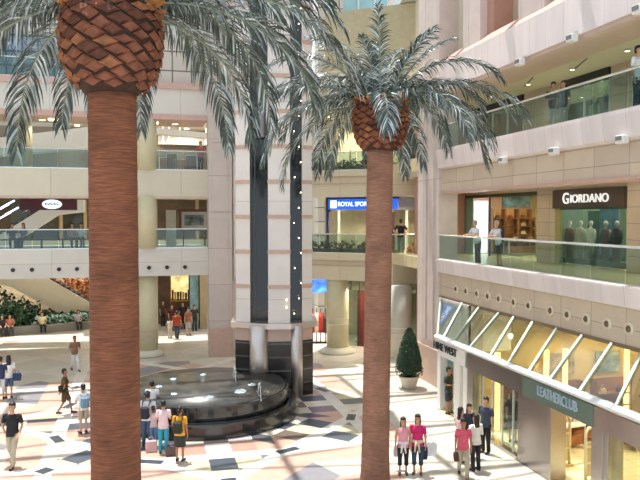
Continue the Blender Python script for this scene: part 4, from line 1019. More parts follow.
# level two right side shop with orange goods
obox('lit_header', 'white lit header with dark slot in upper left shop', 'sign', at_y(158, 140, 49.2).x, at_y(206, 140, 49.2).x, 49.15, 49.45, 12.3, 12.85, mat('lit_header', (.8, .8, .76), .5, emit=.12))
for i, (px, py) in enumerate(((163, 142), (169, 141.5), (180, 142), (206, 142.5))):
    hp = at_y(px, py, 47.7); tag(MB().ball((0, 0, 0), .1, 10, 8).tube([(0, 0, .08), (0, 0, 13.3 - hp.z)], .008, 5).build('hanging_lamp', lampp, loc=hp), 'warm glowing lamp in the upper shop behind glass railing', 'light', 'lamps in the upper left shop')
for i, (px, w_, h_, c, lab) in enumerate(((165, .5, 1.3, '#8d4a30', 'rust coloured'), (172, .6, 1.6, '#5a2a20', 'dark red'), (181, .5, 1.2, '#a06a4a', 'tan'), (191, .6, 1.5, '#6b4a52', 'plum'), (203, .5, 1.4, '#b7766a', 'salmon'))):
    p = at_y(px, 140, 48)
    r = thing('clothes_rack', f'small rack of {lab} clothes in upper left shop', 'clothes rack', (p.x, 48, 10.0))
    MB().bar((-.4, 0, h_), (.4, 0, h_), .03, .03).bar((-.38, 0, 0), (-.38, 0, h_), .03, .03).bar((.38, 0, 0), (.38, 0, h_), .03, .03).build('rail_frame', alum, r)
    for j in range(6): MB().extr([(-.16, .35), (.16, .35), (.13, h_ - .05), (-.13, h_ - .05)], 'x', -.33 + j * .11, -.27 + j * .11).build('garment', flat(c), r)
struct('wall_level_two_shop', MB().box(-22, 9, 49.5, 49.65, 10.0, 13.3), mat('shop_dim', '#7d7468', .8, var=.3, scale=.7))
# planting bed and low wall at far left (ground)
def projx(P):
    v = Vector(P) - CAM; return 320 + F * v.dot(_r) / v.dot(_f)
b0 = at_z(-30, 339, 0); b1 = at_z(100, 328.5, 0)
bed = thing('stone_planter', 'long low grey stone planter wall under the escalator at far left', 'planter', (0, 0, 0))
dxy = (b1 - b0).normalized(); nb = Vector((-dxy.y, dxy.x, 0)); nb = nb if nb.y > 0 else -nb
MB().prism([(p.x, p.y) for p in (b0, b1, b1 + nb * .45, b0 + nb * .45)], 0, .5).build('seat_wall', mat('grey_stone', '#8f8a7e', .7, var=.1), bed)
MB().prism([(p.x, p.y) for p in (b0 + nb * .46, b1 + nb * .46, b1 + nb * 3.5, b0 + nb * 3.5)], 0, .4).build('soil_bed', soil, bed)
for i in range(22):
    t = (i + .5) / 22; row = i % 2; p = b0.lerp(b1, t) + nb * (.95 + row * (1.2 if t < .55 else .35) + R.random() * (.4 if t < .55 else .1)); big = px = 0
    hh = max(.55, 2.5 - .034 * max(0, projx(p))) * (1 if row else .7)
    kinds = [('dark leafy shrub', leafd), ('mid green shrub', leafm)]
    kn, km = kinds[0 if R.random() < .6 else 1]
    bush('shrub', f'{kn} in the planting under the escalator at far left', 'shrub', (p.x, p.y, .4), .62, .6, hh, 240, km, .3, group=f'{kn}s in the far left planting', seed=i + 40)
pw = mat('pale_leaf', (.55, .72, .62), .4, var=.3, scale=4)
for i in range(9):
    t = .52 + i * .05; p = b0.lerp(b1, t) + nb * .75
    bush('variegated_plant', 'white edged leafy plant along the planter wall', 'plant', (p.x, p.y, .42), .4, .3, .55, 110, pw, .22, group='white edged plants along the planter wall', seed=i + 80)
for i, px in enumerate((66, 73, 80, 87, 94)):
    p = at_y(px, 300, 52); bush('autumn_shrub', 'tall orange leaved shrub behind the escalator', 'shrub', (p.x, 52 + (i % 2) * .5, .9), .9, .6, 2.9, 320, orangef, .25, group='orange shrubs behind the escalator', seed=i + 120)
obox('raised_planter', 'raised brown planter holding orange shrubs behind the escalator', 'planter', at_y(50, 300, 51).x, at_y(110, 300, 51).x, 51.3, 53.3, 0, .9, mat('brown_planter', '#4b3a2c', .8, var=.2))
# ground passage right of the column: shop with warm light, door, panels
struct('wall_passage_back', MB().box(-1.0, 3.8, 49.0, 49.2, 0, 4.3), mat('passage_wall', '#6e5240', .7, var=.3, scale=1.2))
struct('ceiling_passage', MB().box(-1.0, 9, 46.5, 49.2, 4.2, 4.35), ceilm)
pz = at_y(171, 298, 48.6)
pd = thing('passage_shop_display', 'brightly lit gold display with red goods at end of the ground passage', 'display', (pz.x, 48.6, 0))
MB().box(-.05, 1.35, 0, .3, 1.55, 1.65).box(-.05, 0, 0, .3, 0, 3.7).box(1.3, 1.35, 0, .3, 0, 3.7).build('display_frame', mat('gold', '#b98a3a', .4, .3), pd)
MB().box(.02, 1.3, .2, .25, 1.7, 3.6).build('glowing_back', mat('gold_glow', (1, .72, .3), .5, emit=.7, var=.5, scale=3), pd)
for i in range(7): MB().box(.05 + i * .18, .18 + i * .18, .05, .18, 1.66, 1.95 + .5 * R.random()).build('goods', flat(['#8c1f1a', '#caa24a', '#2c2018'][i % 3]), pd)
gd2 = at_y(190, 300, 46.3); gd3 = at_y(198.5, 300, 46.3)
o = thing('glass_door', 'tall bluish glass shop door in the ground passage', 'door', (gd2.x, 46.3, 0))
MB().box(0, gd3.x - gd2.x, 0, .06, .1, 3.6).build('pane', mat('blue_door_pane', '#7fa6ad', .2, var=.4, scale=1.5, coat=.5), o)
MB().box(-.08, 0, 0, .1, 0, 3.7).box(gd3.x - gd2.x, gd3.x - gd2.x + .3, 0, .1, 0, 3.9).box(0, gd3.x - gd2.x, 0, .1, 3.6, 3.7).build('door_frame', dwood, o)
obox('tan_pier', 'tan stone pier right of the bluish door in ground passage', 'pier', at_y(200, 300, 46).x, at_y(207, 300, 46).x, 46, 46.6, 0, 4.2, mat('tan_pier', '#a8987a', .6))
for i, px in enumerate((33, 157.5)):
    pass
ceil_lamps(-10, 3.5, 37.6, 40, 4, 1, 12.39, 'square lamp above rear ramp', 'added rear ceiling lamps high', power=60, col=(1, .9, .75), s=.2)  # lamps added to lift the dark space behind the bridges
for o in [x for x in COL.objects if x.get('label') == 'square lamp above rear ramp']: o['label'] = 'added yellowish round lamp hanging above the rear ramp behind the top bridge'
for px in (54, 153):
    p = at_y(px, 121.5, YB + 1.2)
    tag(MB().box(-.28, .28, -.25, .25, -.05, 0).build('ceiling_light', lampw, loc=(p.x, YB + 1.4, 12.40)), 'yellow square light under the top left bridge', 'light', 'yellow lights under the top left bridge')
for x in (-12, -8, -4, 0, 3):  # fill lamps added because the rear hall gets little sky light
    for y, z, pw_ in ((48.2 if x > -4.5 else 52, 9.1, 130), (48.2 if x > -4.5 else 52, 13.3, 130), (52.0, 4.7, 200)):
        o = tag(MB().lathe([(.16, 0), (.16, -.05), (.1, -.06)], n=18).build('fill_downlight', lampw, loc=(x, y, z)), 'round warm fill lamp added in the rear hall ceiling behind bridges', 'light', 'added fill lamps in the rear hall')
        l = bpy.data.lights.new('fill_lamp', 'SPOT'); l.energy = pw_ * 2; l.color = (1, .85, .65); l.spot_size = 2.6; l.spot_blend = .6; l.shadow_soft_size = .12
        lo = bpy.data.objects.new('lamp_light', l); COL.objects.link(lo); lo.parent = o; lo.location = (0, 0, -.1)

# ------------------------------------------------------------------ middle galleries
def mloc(px, d=0, z=0):
    s = midx(px); P = A + DM * s - NM * d; return Vector((P.x, P.y, z))
MA = math.atan2(DM.y, DM.x)
def mcol(px, py, w, lab, z1=3.98, col=None):
    p = at_z(px, py, 0)
    o = thing('round_column', lab, 'column', p)
    MB().lathe([(w, .3), (w, z1)], n=36).build('shaft', col or creamy2, o)
    c = MB(); 
    for z in (1.55, 1.85): c.lathe([(w + .004, z), (w + .02, z + .01), (w + .02, z + .05), (w + .004, z + .06)], n=36, cap=False)
    c.build('collar', cream, o)
    MB().lathe([(w + .38, 0), (w + .38, .1), (w + .12, .26), (w + .01, .32)], n=36).build('base', cream, o)
    return o
mcol(337.5, 352, .60, 'thick cream column with flared base left of the slim palm trunk')
mcol(399, 364, .62, 'thick pale grey column right of the slim palm trunk', col=mat('grey_column', '#b9b5a6', .5, var=.04))
mcol(369, 341, .5, 'cream column mostly hidden behind the slim palm trunk')
# shop in the back
sh = thing('storefront', 'row of dark framed shop windows under the middle balcony', 'shop front', mloc(313, 2.6), MA)
MB().box(0, 7.2, 0, .2, 3.2, 3.95).build('header', mat('grey_green_header', '#6f7563', .5, var=.2), sh)
for i in range(9): MB().box(1.2 + i * .5, 1.24 + i * .5, -.04, 0, 3.2, 3.95).build('grid_bar', darkm, sh)
MB().box(1.7, 2.6, .05, .15, 0, 3.2).build('red_door', mat('maroon_door', '#5a1d1a', .5, var=.1), sh)
MB().box(2.7, 3.6, .05, .15, 0, 3.2).build('cream_panel', creamy2, sh)
for x in (0, 1.6, 3.65, 5.3, 7.1): MB().box(x, x + .1, 0, .15, 0, 3.2).build('mullion', darkm, sh)
for x in (.1, 3.75, 5.4): MB().box(x + .02, x + 1.5, .06, .08, 0, 3.2).build('glass_pane', shopg, sh)
bs = thing('blue_screen', 'bright blue lit screen hanging beside the lift tower under the middle balcony', 'screen', at_y(311, 292.5, 38.5))
bw_ = at_y(327, 292, 38.5).x - at_y(311, 292, 38.5).x
MB().box(0, bw_, 0, .12, 0, .72).build('screen_panel', mat('blue_lit', (.02, .12, .9), .4, emit=1.5, var=.6, scale=3), bs)
MB().box(bw_, bw_ + .06, 0, .14, -.05, 1.4).box(0, .05, .02, .1, .7, 1.5).build('bracket', darkm, bs)
for i, (px, c, lab) in enumerate(((316, '#8c1a16', 'red'), (320, '#c9b8a0', 'cream'), (324, '#a12a20', 'bright red'), (329, '#3a2a22', 'dark'))):
    p = at_z(px, 345, 0); p.z = 0
    r = thing('clothes_stand', f'stand of {lab} goods between lift tower and cream column', 'clothes stand', (p.x, p.y + .8, 0))
    MB().tube([(0, 0, 0), (0, 0, 2.0)], .025, 8).lathe([(.25, 0), (.25, .03)], n=16).build('pole', darkm, r)
    MB().lathe([(.18, .6), (.26, .9), (.28, 1.4), (.16, 1.75)], n=14).build('goods', flat(c), r)
# level one of middle: blue sign, shop, plants
sp_ = mloc(322, 2.5, 0); s_len = midx(385) - midx(322)
bs2 = thing('shop_sign', 'bright blue shop sign with white letters on the middle balcony level one', 'sign', mloc(322, .9, at_y(322, 209.5, mloc(322, .9).y).z), MA)
bsl = (mloc(392, .9) - mloc(322, .9)).length
bs2b = MB().box(0, bsl, 0, .18, .0, .56).build('sign_board', mat('blue_sign', (.01, .09, .62), .4, emit=.9, var=.1), bs2)
MB().box(-.15, 0, -.02, .3, -.12, .66).box(-.15, bsl + .1, .0, .3, .56, .66).build('sign_frame', darkm, bs2)
lit = mat('white_lit_letters', (.8, .9, 1), .4, emit=1.5, var=.01)
text('sign_letters', 'ROYAL SPORTING', lit, bs2b, .34, facing((.56, -.02, .28), (1, 0, 0)), .015, 'LEFT', squeeze=.84)
text('sign_mark', 'R', mat('blue_sign', (0, 0, 0)), bs2, .36, facing((.31, -.045, .28), (1, 0, 0)), .01)
MB().box(.14, .48, -.03, 0, .08, .48).build('logo_plate', lit, bs2)
MB().tube([(-.08, .1, -2.9), (-.08, .1, -.1)], .09, 10).build('blue_post', mat('navy_post', '#1d2c5c', .4), bs2)
s2 = thing('storefront', 'sports shop front with khaki walls behind plants on the middle balcony', 'shop front', mloc(313, 2.6, 5.42), MA)
MB().box(0, 8, 1.6, 1.7, 0, 3).build('rear_wall', mat('khaki_wall', '#a9a483', .7, var=.1), s2)
MB().box(0, 8, 0, .1, 2.3, 3).build('header', mat('grey_header', '#8d8c78', .6), s2)
for x in (.4, 2.4, 2.9, 4.4, 6.6): MB().box(x, x + .14, 0, .16, 0, 2.3).build('mullion', mat('pale_mullion', '#c9c4ac', .5), s2)
MB().box(3.2, 3.75, .04, .1, 0, 2.2).build('dark_red_panel', mat('dark_red', '#3d1a18', .5), s2)
MB().box(5.2, 6.4, .04, .1, 1.4, 2.1).build('grey_window', mat('grey_pane', '#7a807c', .3), s2)
MB().box(5.1, 7.8, -.6, -.5, 2.35, 2.95).build('hanging_panel', mat('grey_panel', '#85877c', .5), s2)
s3 = thing('storefront', 'dim shop front with one yellow lit strip on the middle balcony two floors up', 'shop front', mloc(313, 2.6, 9.8), MA)
MB().box(0, 6.9, 1.4, 1.5, 0, 2.75).build('rear_wall', mat('khaki_wall', '#a9a483'), s3)
for x in (.3, 1.1, 3.3, 5.0): MB().box(x, x + .9, 0, .3, 0, 2.75).build('pier', creamy2, s3)
for x in (2.1, 4.3): MB().box(x, x + .7, .1, .14, 0, 2.75).build('dark_glass', mat('dark_pane', '#2c3330', .2), s3)
MB().box(6.15, 6.45, .0, .1, .2, 2.4).build('lit_strip', mat('yellow_strip', (.9, .8, .2), .5, emit=1.0), s3)
for z, lv in ((5.42, 'level one'), (9.8, 'level two')):
    for i in range(9):
        s = .25 + i * .58
        if s > sx - .25: break
        P = A + DM * s - NM * .35
        bush('balcony_shrub', f'low dark green shrub behind the middle balcony rail, {lv}', 'shrub', (P.x, P.y, z + .12), .3, .26, .5, 130, leafd if i % 2 else leafm, .16, group=f'balcony shrubs on {lv} of the middle facade', seed=i + int(z))
    M_ = MB().box(0, sx - .1, .1, .75, 0, .22).build('planter_trough', mat('trough', '#6b6455', .7), loc=A + Vector((0, 0, z))); M_.rotation_euler = (0, 0, MA)
    tag(M_, f'long stone planter trough on the middle balcony, {lv}', 'planter')
for s in (.8, 2.6, 4.4, 6.2):  # fill lamps added to brighten the middle galleries
    for z in (3.97, 8.42, 12.9):
        P = A + DM * s - NM * 1.4
        o = tag(MB().lathe([(.14, 0), (.14, -.04), (.08, -.05)], n=18).build('fill_downlight', lampw, loc=(P.x, P.y, z)), 'warm fill lamp added in a ceiling of the middle galleries', 'light', 'added fill lamps in the middle galleries')
        l = bpy.data.lights.new('fill_lamp', 'SPOT'); l.energy = 260; l.color = (1, .88, .68); l.spot_size = 2.6; l.spot_blend = .6; l.shadow_soft_size = .12
        lo = bpy.data.objects.new('lamp_light', l); COL.objects.link(lo); lo.parent = o; lo.location = (0, 0, -.1)
# poinsettia by the rail near man
for i in range(2):
    P = mloc(413, .5) ; P.z = 5.42
tag(bush('orange_plant', None, '', Vector((xy(413, YM + .5), YM + .5, 5.46)), .3, .25, .5, 140, mat('orange_leaf', (.7, .2, .1), .5, var=.5), .16, seed=77), 'small orange red potted plant right of man in black shirt', 'plant')
# ------------------------------------------------------------------ people
SKIN = [mat('skin_light', '#c99a7c', .6, var=.05), mat('skin_tan', '#a8775a', .6, var=.05)]
HAIRM = mat('black_hair', (.012, .010, .010), .5, var=.3, scale=20); GREYH = mat('grey_hair', '#b9b2a8', .6, var=.15, scale=20); SHOE = mat('dark_shoe', (.02, .018, .018), .5, var=.2); SANDAL = mat('sandal', '#6b4a38', .6)
EYE = mat('eye_dark', (.02, .015, .012), .3, var=.1)
BODIES = {}
def skin_mesh(verts, edges, rads, name, sub=2):
    me = bpy.data.meshes.new(name); b = bmesh.new(); ly = b.verts.layers.skin.verify()
    vs = []
    for i, (v, r) in enumerate(zip(verts, rads)):
        q = b.verts.new(v); q[ly].radius = r if isinstance(r, tuple) else (r, r); q[ly].use_root = (i == 0); vs.append(q)
    for a_, c_ in edges: b.edges.new((vs[a_], vs[c_]))
    b.to_mesh(me); b.free()
    o = bpy.data.objects.new(name, me); COL.objects.link(o)
    m = o.modifiers.new('s', 'SKIN'); m.use_smooth_shade = True; m.branch_smoothing = .3
    m2 = o.modifiers.new('u', 'SUBSURF'); m2.levels = sub
    dg = bpy.context.evaluated_depsgraph_get(); dg.update()
    out = bpy.data.meshes.new_from_object(o.evaluated_get(dg)); bpy.data.objects.remove(o)
    return out
def person(label, loc, rz, h=1.68, top='#333333', bottom='#555555', legs='stand', arms='down', sleeve='short', bot='trousers', hair='short', skin=0, group=None, extra=None, shoe=None, lean=0.0, female=False, headturn=0, size=1.0):
    """figure faces -Y in its own frame; rz turns it"""
    o = thing('person', label, 'person', loc, rz, group); k = h / 1.7; 
    V = lambda x, y, z: Vector((x * k, y * k, z * k))
    sw = .175 if female else .20; hw = .10
    seat = legs == 'sit'
    zp = .52 if seat else .92
    if legs == 'stand': L = {s: [(s * .09, 0, zp - .02), (s * .10, -.01, .49), (s * .10, .02, .08), (s * .115, -.13, .03)] for s in (-1, 1)}
    elif legs == 'walk':
        L = {1: [(.09, 0, zp - .02), (.10, -.16, .50), (.10, -.24, .09), (.11, -.39, .05)], -1: [(-.09, 0, zp - .02), (-.10, .02, .48), (-.10, .26, .12), (-.10, .15, .03)]}
    elif seat: L = {s: [(s * .09, -.02, zp - .02), (s * .13, -.42, .50), (s * .12, -.42, .09), (s * .13, -.56, .04)] for s in (-1, 1)}
    ly_ = -lean
    hip = Vector((0, 0, zp)); chest = Vector((0, ly_ * .75, zp + .36)); neck = Vector((0, ly_ * 1.0 - .0, zp + .52)); head = Vector((0, ly_ * 1.12 - .01, zp + .65))
    sh = {s: Vector((s * sw, ly_, zp + .49)) for s in (-1, 1)}
    def arm(s, mode):
        S = sh[s]
        if mode == 'down': return [S + Vector((s * .05, .02, -.28)), S + Vector((s * .06, -.04, -.52))]
        if mode == 'swing': return [S + Vector((s * .06, .05 * s, -.27)), S + Vector((s * .06, -.14 * s - .05, -.47))]
        if mode == 'hip': return [S + Vector((s * .17, .08, -.24)), S + Vector((s * .0 + s * .0, -.02, -.42))]
        if mode == 'fold' or mode == 'fore': return [S + Vector((s * .06, -.0, -.27)), S + Vector((-s * .02, -.24, -.26))]
        if mode == 'rail': return [S + Vector((s * .07, -.16, -.22)), S + Vector((-s * .06, -.36, -.22))]
        if mode == 'face': return [S + Vector((s * .08, -.1, -.24)), S + Vector((-s * .04, -.2, -.02))]
        if mode == 'lap': return [S + Vector((s * .05, -.06, -.26)), S + Vector((-s * .04, -.28, -.36))]
    am = arms if isinstance(arms, tuple) else (arms, arms)
    AR = {-1: arm(-1, am[0]), 1: arm(1, am[1])}
    vs = [hip, hip + Vector((0, ly_ * .3, .18)), chest, neck, head + Vector((0, 0, .0)), head + Vector((0, -.005, .10)), head + Vector((0, 0, .17))]
    rd = [.105, .10, .115, .052, .072, .088, .06]
    ed = [(0, 1), (1, 2), (2, 3), (3, 4), (4, 5), (5, 6)]
    # nose and ears
    def add(p, r, par): vs.append(Vector(p)); rd.append(r); ed.append((par, len(vs) - 1)); return len(vs) - 1
    add(head + Vector((0, -.105, .055)), .012, 4)
    for s in (-1, 1):
        e_ = add(sh[s], .055, 2); q = add(AR[s][0], .040, e_); wv = add(AR[s][1], .026, q)
        dr = (AR[s][1] - AR[s][0]).normalized(); sd = dr.cross(Vector((0, 1, .2))).normalized() * 1
        palm_ = add(AR[s][1] + dr * .065, .030, wv)
        pv = Vector((0, -1, 0)) if abs(dr.y) < .7 else Vector((0, 0, -1))
        fa = pv if abs(dr.y) < .7 else Vector((-s, 0, 0))
        for i, ln in enumerate((.072, .082, .076, .060)):
            b0_ = AR[s][1] + dr * .075 + fa * ((i - 1.5) * -.019)
            f1 = add(b0_ + dr * .025, .0095, palm_); f2 = add(b0_ + dr * ln * .65 + Vector((-s * .012, 0, -.003)), .0085, f1); add(b0_ + dr * ln + Vector((-s * .028, 0, -.008)), .007, f2)
        t1 = add(AR[s][1] + dr * .03 + fa * .035, .011, wv); add(AR[s][1] + dr * .075 + fa * .052, .009, t1)
        l = L[s]; a1 = add(l[0], .085, 0); a2 = add(l[1], .052, a1); a3 = add(l[2], .034, a2); add(l[3], .028, a3)
    me = skin_mesh([v * k for v in vs], ed, [r * k for r in rd], 'body')
    me.materials.clear(); me.materials.append(SKIN[skin])
    body = bpy.data.objects.new('body', me); COL.objects.link(body); body.parent = o
    # clothes
    T = MB()
    wa = .15 if female else .165
    hem = zp - .07 if bot != 'dress' else zp - .4
    tp = [(hip + Vector((0, 0, hem - zp)), (.186 + (.05 if bot == 'dress' else 0), .144)), (hip + Vector((0, ly_ * .12, .08)), (.170, .132)), (hip + Vector((0, ly_ * .4, .20)), (wa - .002, .118)), (chest + Vector((0, 0, -.02)), (wa + .02, .125)), (chest + Vector((0, ly_ * .1, .08)), (sw + .005, .115)), (Vector((0, ly_, zp + .50)), (sw * .75, .085)), (neck + Vector((0, 0, .015)), (.062, .062))]
    T.tube([p * k for p, _ in tp], [(a_ * k, b__ * k) for _, (a_, b__) in tp], 20, flatv=(1, 0, 0))
    for s in (-1, 1):
        S = sh[s]; E_, W = AR[s]
        if sleeve == 'none': continue
        if sleeve == 'short': P_ = [S + Vector((-s * .06, 0, -.005)), S, S.lerp(E_, .35), S.lerp(E_, .72)]; rr_ = [.062, .067, .060, .056]
        else: P_ = [S + Vector((-s * .06, 0, -.005)), S, S.lerp(E_, .5), E_, E_.lerp(W, .5), W]; rr_ = [.062, .066, .056, .049, .044, .038]
        T.tube([p * k for p in P_], [r * k for r in rr_], 12)
    T.build('shirt' if bot != 'dress' else 'dress', flat(top) if isinstance(top, str) else top, o)
    if bot != 'dress':
        Bm = MB()
        lo_ = {'trousers': 3, 'capri': 2.55, 'shorts': 1.75, 'skirt': 0}[bot]
        if bot == 'skirt':
            Bm.tube([V(0, 0, .97 if not seat else zp + .05), V(0, 0, .85), V(0, 0, .5)], [(.15 * k, .12 * k), (.18 * k, .14 * k), (.20 * k, .16 * k)], 20, flatv=(1, 0, 0))
        else:
            Bm.tube([V(0, 0, zp + .09), V(0, 0, zp + .0), V(0, -.0, zp - .09)], [(.150 * k, .118 * k), (.172 * k, .13 * k), (.13 * k, .11 * k)], 20, flatv=(1, 0, 0))
            for s in (-1, 1):
                p = [Vector(q) for q in L[s]]; P_ = [p[0] + Vector((0, 0, .02)), p[0].lerp(p[1], .5), p[1]]; rr_ = [.098, .088, .070]
                if lo_ > 2: P_ += [p[1].lerp(p[2], .5)]; rr_ += [.064]
                if lo_ == 3: P_ += [p[2] + Vector((0, 0, -.01))]; rr_ += [.062]
                if bot == 'shorts': P_ = [p[0] + Vector((0, 0, .02)), p[0].lerp(p[1], .5), p[0].lerp(p[1], .95)]; rr_ = [.10, .095, .088]
                Bm.tube([q * k for q in P_], [r * k for r in rr_], 14)
        Bm.build(bot if bot != 'capri' else 'trousers', flat(bottom), o)
    Sh = MB()
    for s in (-1, 1):
        q = L[s]; a_, b__ = Vector(q[2]), Vector(q[3]); d = (b__ - a_); d.z = 0; d.normalize()
        z_ = max(.045, a_.z - .04); c0 = Vector((a_.x, a_.y, 0))
        Sh.tube([(c0 - d * .05 + Vector((0, 0, z_ + .005))) * k, (c0 + Vector((0, 0, z_ + .005))) * k, (c0 + d * .1 + Vector((0, 0, z_ - .003))) * k, (c0 + d * .19 + Vector((0, 0, max(.03, z_ - .012)))) * k], [(.034 * k, .044 * k), (.042 * k, .044 * k), (.046 * k, .036 * k), (.034 * k, .024 * k)], 10, flatv=(d.y, -d.x, 0))
    Sh.build('shoes', shoe or SHOE, o)
    # face and hair
    hc = (head + Vector((0, -.0, .085)))
    fc = MB()
    for s in (-1, 1): fc.ball(((hc + Vector((s * .031, -.082, .0))) * k), (.011 * k, .007 * k, .008 * k), 8, 6)
    fc.build('eyes', EYE, o)
    MB().ball((hc + Vector((0, -.078, -.062))) * k, (.022 * k, .007 * k, .006 * k), 8, 6).build('mouth', mat('lips', '#8d4a40', .5), o)
    er = MB()
    for s in (-1, 1): er.ball((hc + Vector((s * .083, .005, -.01))) * k, (.010 * k, .02 * k, .028 * k), 8, 6)
    er.build('ears', SKIN[skin], o)
    hm = GREYH if hair == 'grey' else HAIRM
    Hb = MB()
    Hb.ball((hc + Vector((0, .022, .045))) * k, (.094 * k, .098 * k, .090 * k), 16, 10, z0=.05)
    Hb.ball((hc + Vector((0, .045, -.01))) * k, (.086 * k, .072 * k, .095 * k), 14, 8)
    if hair == 'long': Hb.tube([(hc + Vector((0, .04, .02))) * k, (hc + Vector((0, .065, -.10))) * k, (hc + Vector((0, .085, -.26))) * k, (hc + Vector((0, .08, -.36))) * k], [(.09 * k, .06 * k), (.095 * k, .05 * k), (.085 * k, .04 * k), (.05 * k, .02 * k)], 14, flatv=(1, 0, 0))
    if hair == 'tail': Hb.tube([(hc + Vector((0, .09, .05))) * k, (hc + Vector((0, .15, -.02))) * k, (hc + Vector((0, .14, -.16))) * k], [.03 * k, .035 * k, .015 * k], 10)
    Hb.build('hair', hm, o)
    if extra: extra(o, k, V, sh, AR, zp)
    return o
def backpack(col, z=.0):
    def f(o, k, V, sh, AR, zp):
        bp_ = MB().box(-.15 * k, .15 * k, .11 * k, .27 * k, (zp + .02) * k, (zp + .42) * k, bev=.05 * k).build('backpack', flat(col), o)
        s_ = MB()
        for s in (-1, 1): s_.tube([V(s * .11, .12, zp + .42), V(s * .12, .0, zp + .57), V(s * .12, -.12, zp + .45), V(s * .13, -.05, zp + .15), V(s * .12, .12, zp + .08)], .016 * k, 6)
        s_.build('strap', flat(col), bp_)
    return f
def tiedjacket(col):
    def f(o, k, V, sh, AR, zp):
        b = MB(); b.tube([V(0, 0, zp + .12), V(0, 0, zp + .04)], [(.172 * k, .135 * k), (.178 * k, .14 * k)], 18, flatv=(1, 0, 0))
        for s in (-1, 1): b.tube([V(s * .02, -.13, zp + .08), V(s * .05, -.16, zp - .06), V(s * .07, -.15, zp - .22)], [.035 * k, .03 * k, .025 * k], 8)
        b.tube([V(0, .12, zp + .08), V(0, .17, zp - .1), V(0, .17, zp - .3)], [(.15 * k, .03 * k), (.17 * k, .03 * k), (.16 * k, .02 * k)], 12, flatv=(1, 0, 0)); b.build('tied_jacket', flat(col), o)
    return f
def cap_(col):
    def f(o, k, V, sh, AR, zp):
        c = V(0, .01, zp + .775); b = MB().ball(c, (.104 * k, .112 * k, .085 * k), 16, 8, z0=0); b.box(-.06 * k, .06 * k, -.18 * k, -.07 * k, c.z, c.z + .012 * k, bev=.005); b.build('cap', flat(col), o)
    return f
def shouldertag(col):
    def f(o, k, V, sh, AR, zp):
        b = MB().tube([V(-.15, -.10, zp + .50), V(0, -.14, zp + .35), V(.17, -.06, zp + .06)], .014 * k, 6); b.build('bag_strap', flat(col), o)
    return f
def both(*fs):
    def f(*a): [g_(*a) for g_ in fs]
    return f
def held_bag(name, lab, cat, col, P, size=(.3, .1, .34), rz=0, handle=True):
    """bag carried in a hand; P = hand position"""
    t = thing(name, lab, cat, (P[0], P[1], P[2] - size[2] - .12), rz)
    sx_, sy_, sz = size
    MB().extr([(-sx_ / 2 * .85, 0), (sx_ / 2 * .85, 0), (sx_ / 2, sz * .6), (sx_ / 2 * .9, sz), (-sx_ / 2 * .9, sz), (-sx_ / 2, sz * .6)], 'y', -sy_ / 2, sy_ / 2).build('bag_body', flat(col), t)
    MB().tube([(-sx_ * .25, 0, sz), (-sx_ * .12, 0, sz + .12), (sx_ * .12, 0, sz + .12), (sx_ * .25, 0, sz)], .010, 6).build('handle', flat(col), t)
    return t
def hand(o_loc, rz, h, side, mode, lean=0, female=False):
    """world position of the hanging hand for arms 'down'"""
    k = h / 1.7; sw = .175 if female else .20
    v = vrot((side * (sw + .06) * k, -.04 * k, 0), rz); return (o_loc[0] + v.x, o_loc[1] + v.y, (.92 + .49 - .60) * k + o_loc[2])
toC = lambda p: math.atan2(p[1], p[0]) - pi / 2 + 0      # rz making the figure face the viewer (its -Y toward the camera)
def face(p, deg=0): return math.atan2(p[1], p[0]) - pi / 2 + math.radians(deg)
def G(px, py): p = at_z(px, py, 0); return (p.x, p.y, 0)
def PP(label, px, py, deg, **kw): p = G(px, py); return person(label, p, face(p, deg), **kw)
KH = '#b5a88c'; 
PP('man in black shirt and pale khaki trousers walking alone at lower left', 13, 466, -25, h=1.82, top='#14161b', bottom='#b9b09c', legs='walk', arms='swing')
PP('person in white top with blue shoulder bag at far left edge', 9, 398, 190, h=1.68, top='#e6e6e8', bottom='#4a5a80', bot='shorts', hair='long', female=True)
p = G(12.0, 398); held_bag('shoulder_bag', 'dark blue bag carried by person in white at far left edge', 'bag', '#22365c', (p[0] + .22, p[1] - .1, 1.15), (.34, .12, .3))
PP('person in blue top partly cut off by the left edge', 1, 399, 170, h=1.66, top='#27335a', bottom='#d5d5d8', bot='capri')
PP('boy in olive shirt and brown shorts walking right, behind man in black', 65, 414, 80, h=1.64, top='#5b4a22', bottom='#5a4632', bot='shorts', legs='walk', arms='swing', skin=1, extra=shouldertag('#1d1d1d'))
p = G(63, 414); held_bag('sling_bag', 'black and yellow sling bag on hip of boy in olive shirt', 'bag', '#24241c', (p[0] + .02, p[1] - .24, 1.25), (.30, .12, .22), .5)
PP('person in white shirt with light blue backpack and beige shorts beside the large palm trunk', 83.5, 433, 200, h=1.62, top='#e4e4e6', bottom='#b3a78c', bot='shorts', extra=backpack('#6f93ab'), arms='fore')
PP('person in brown top and white trousers walking in the shaded strip at left', 75, 371, 20, h=1.62, top='#8a6a52', bottom='#dadada', arms='fore', skin=1, legs='walk')
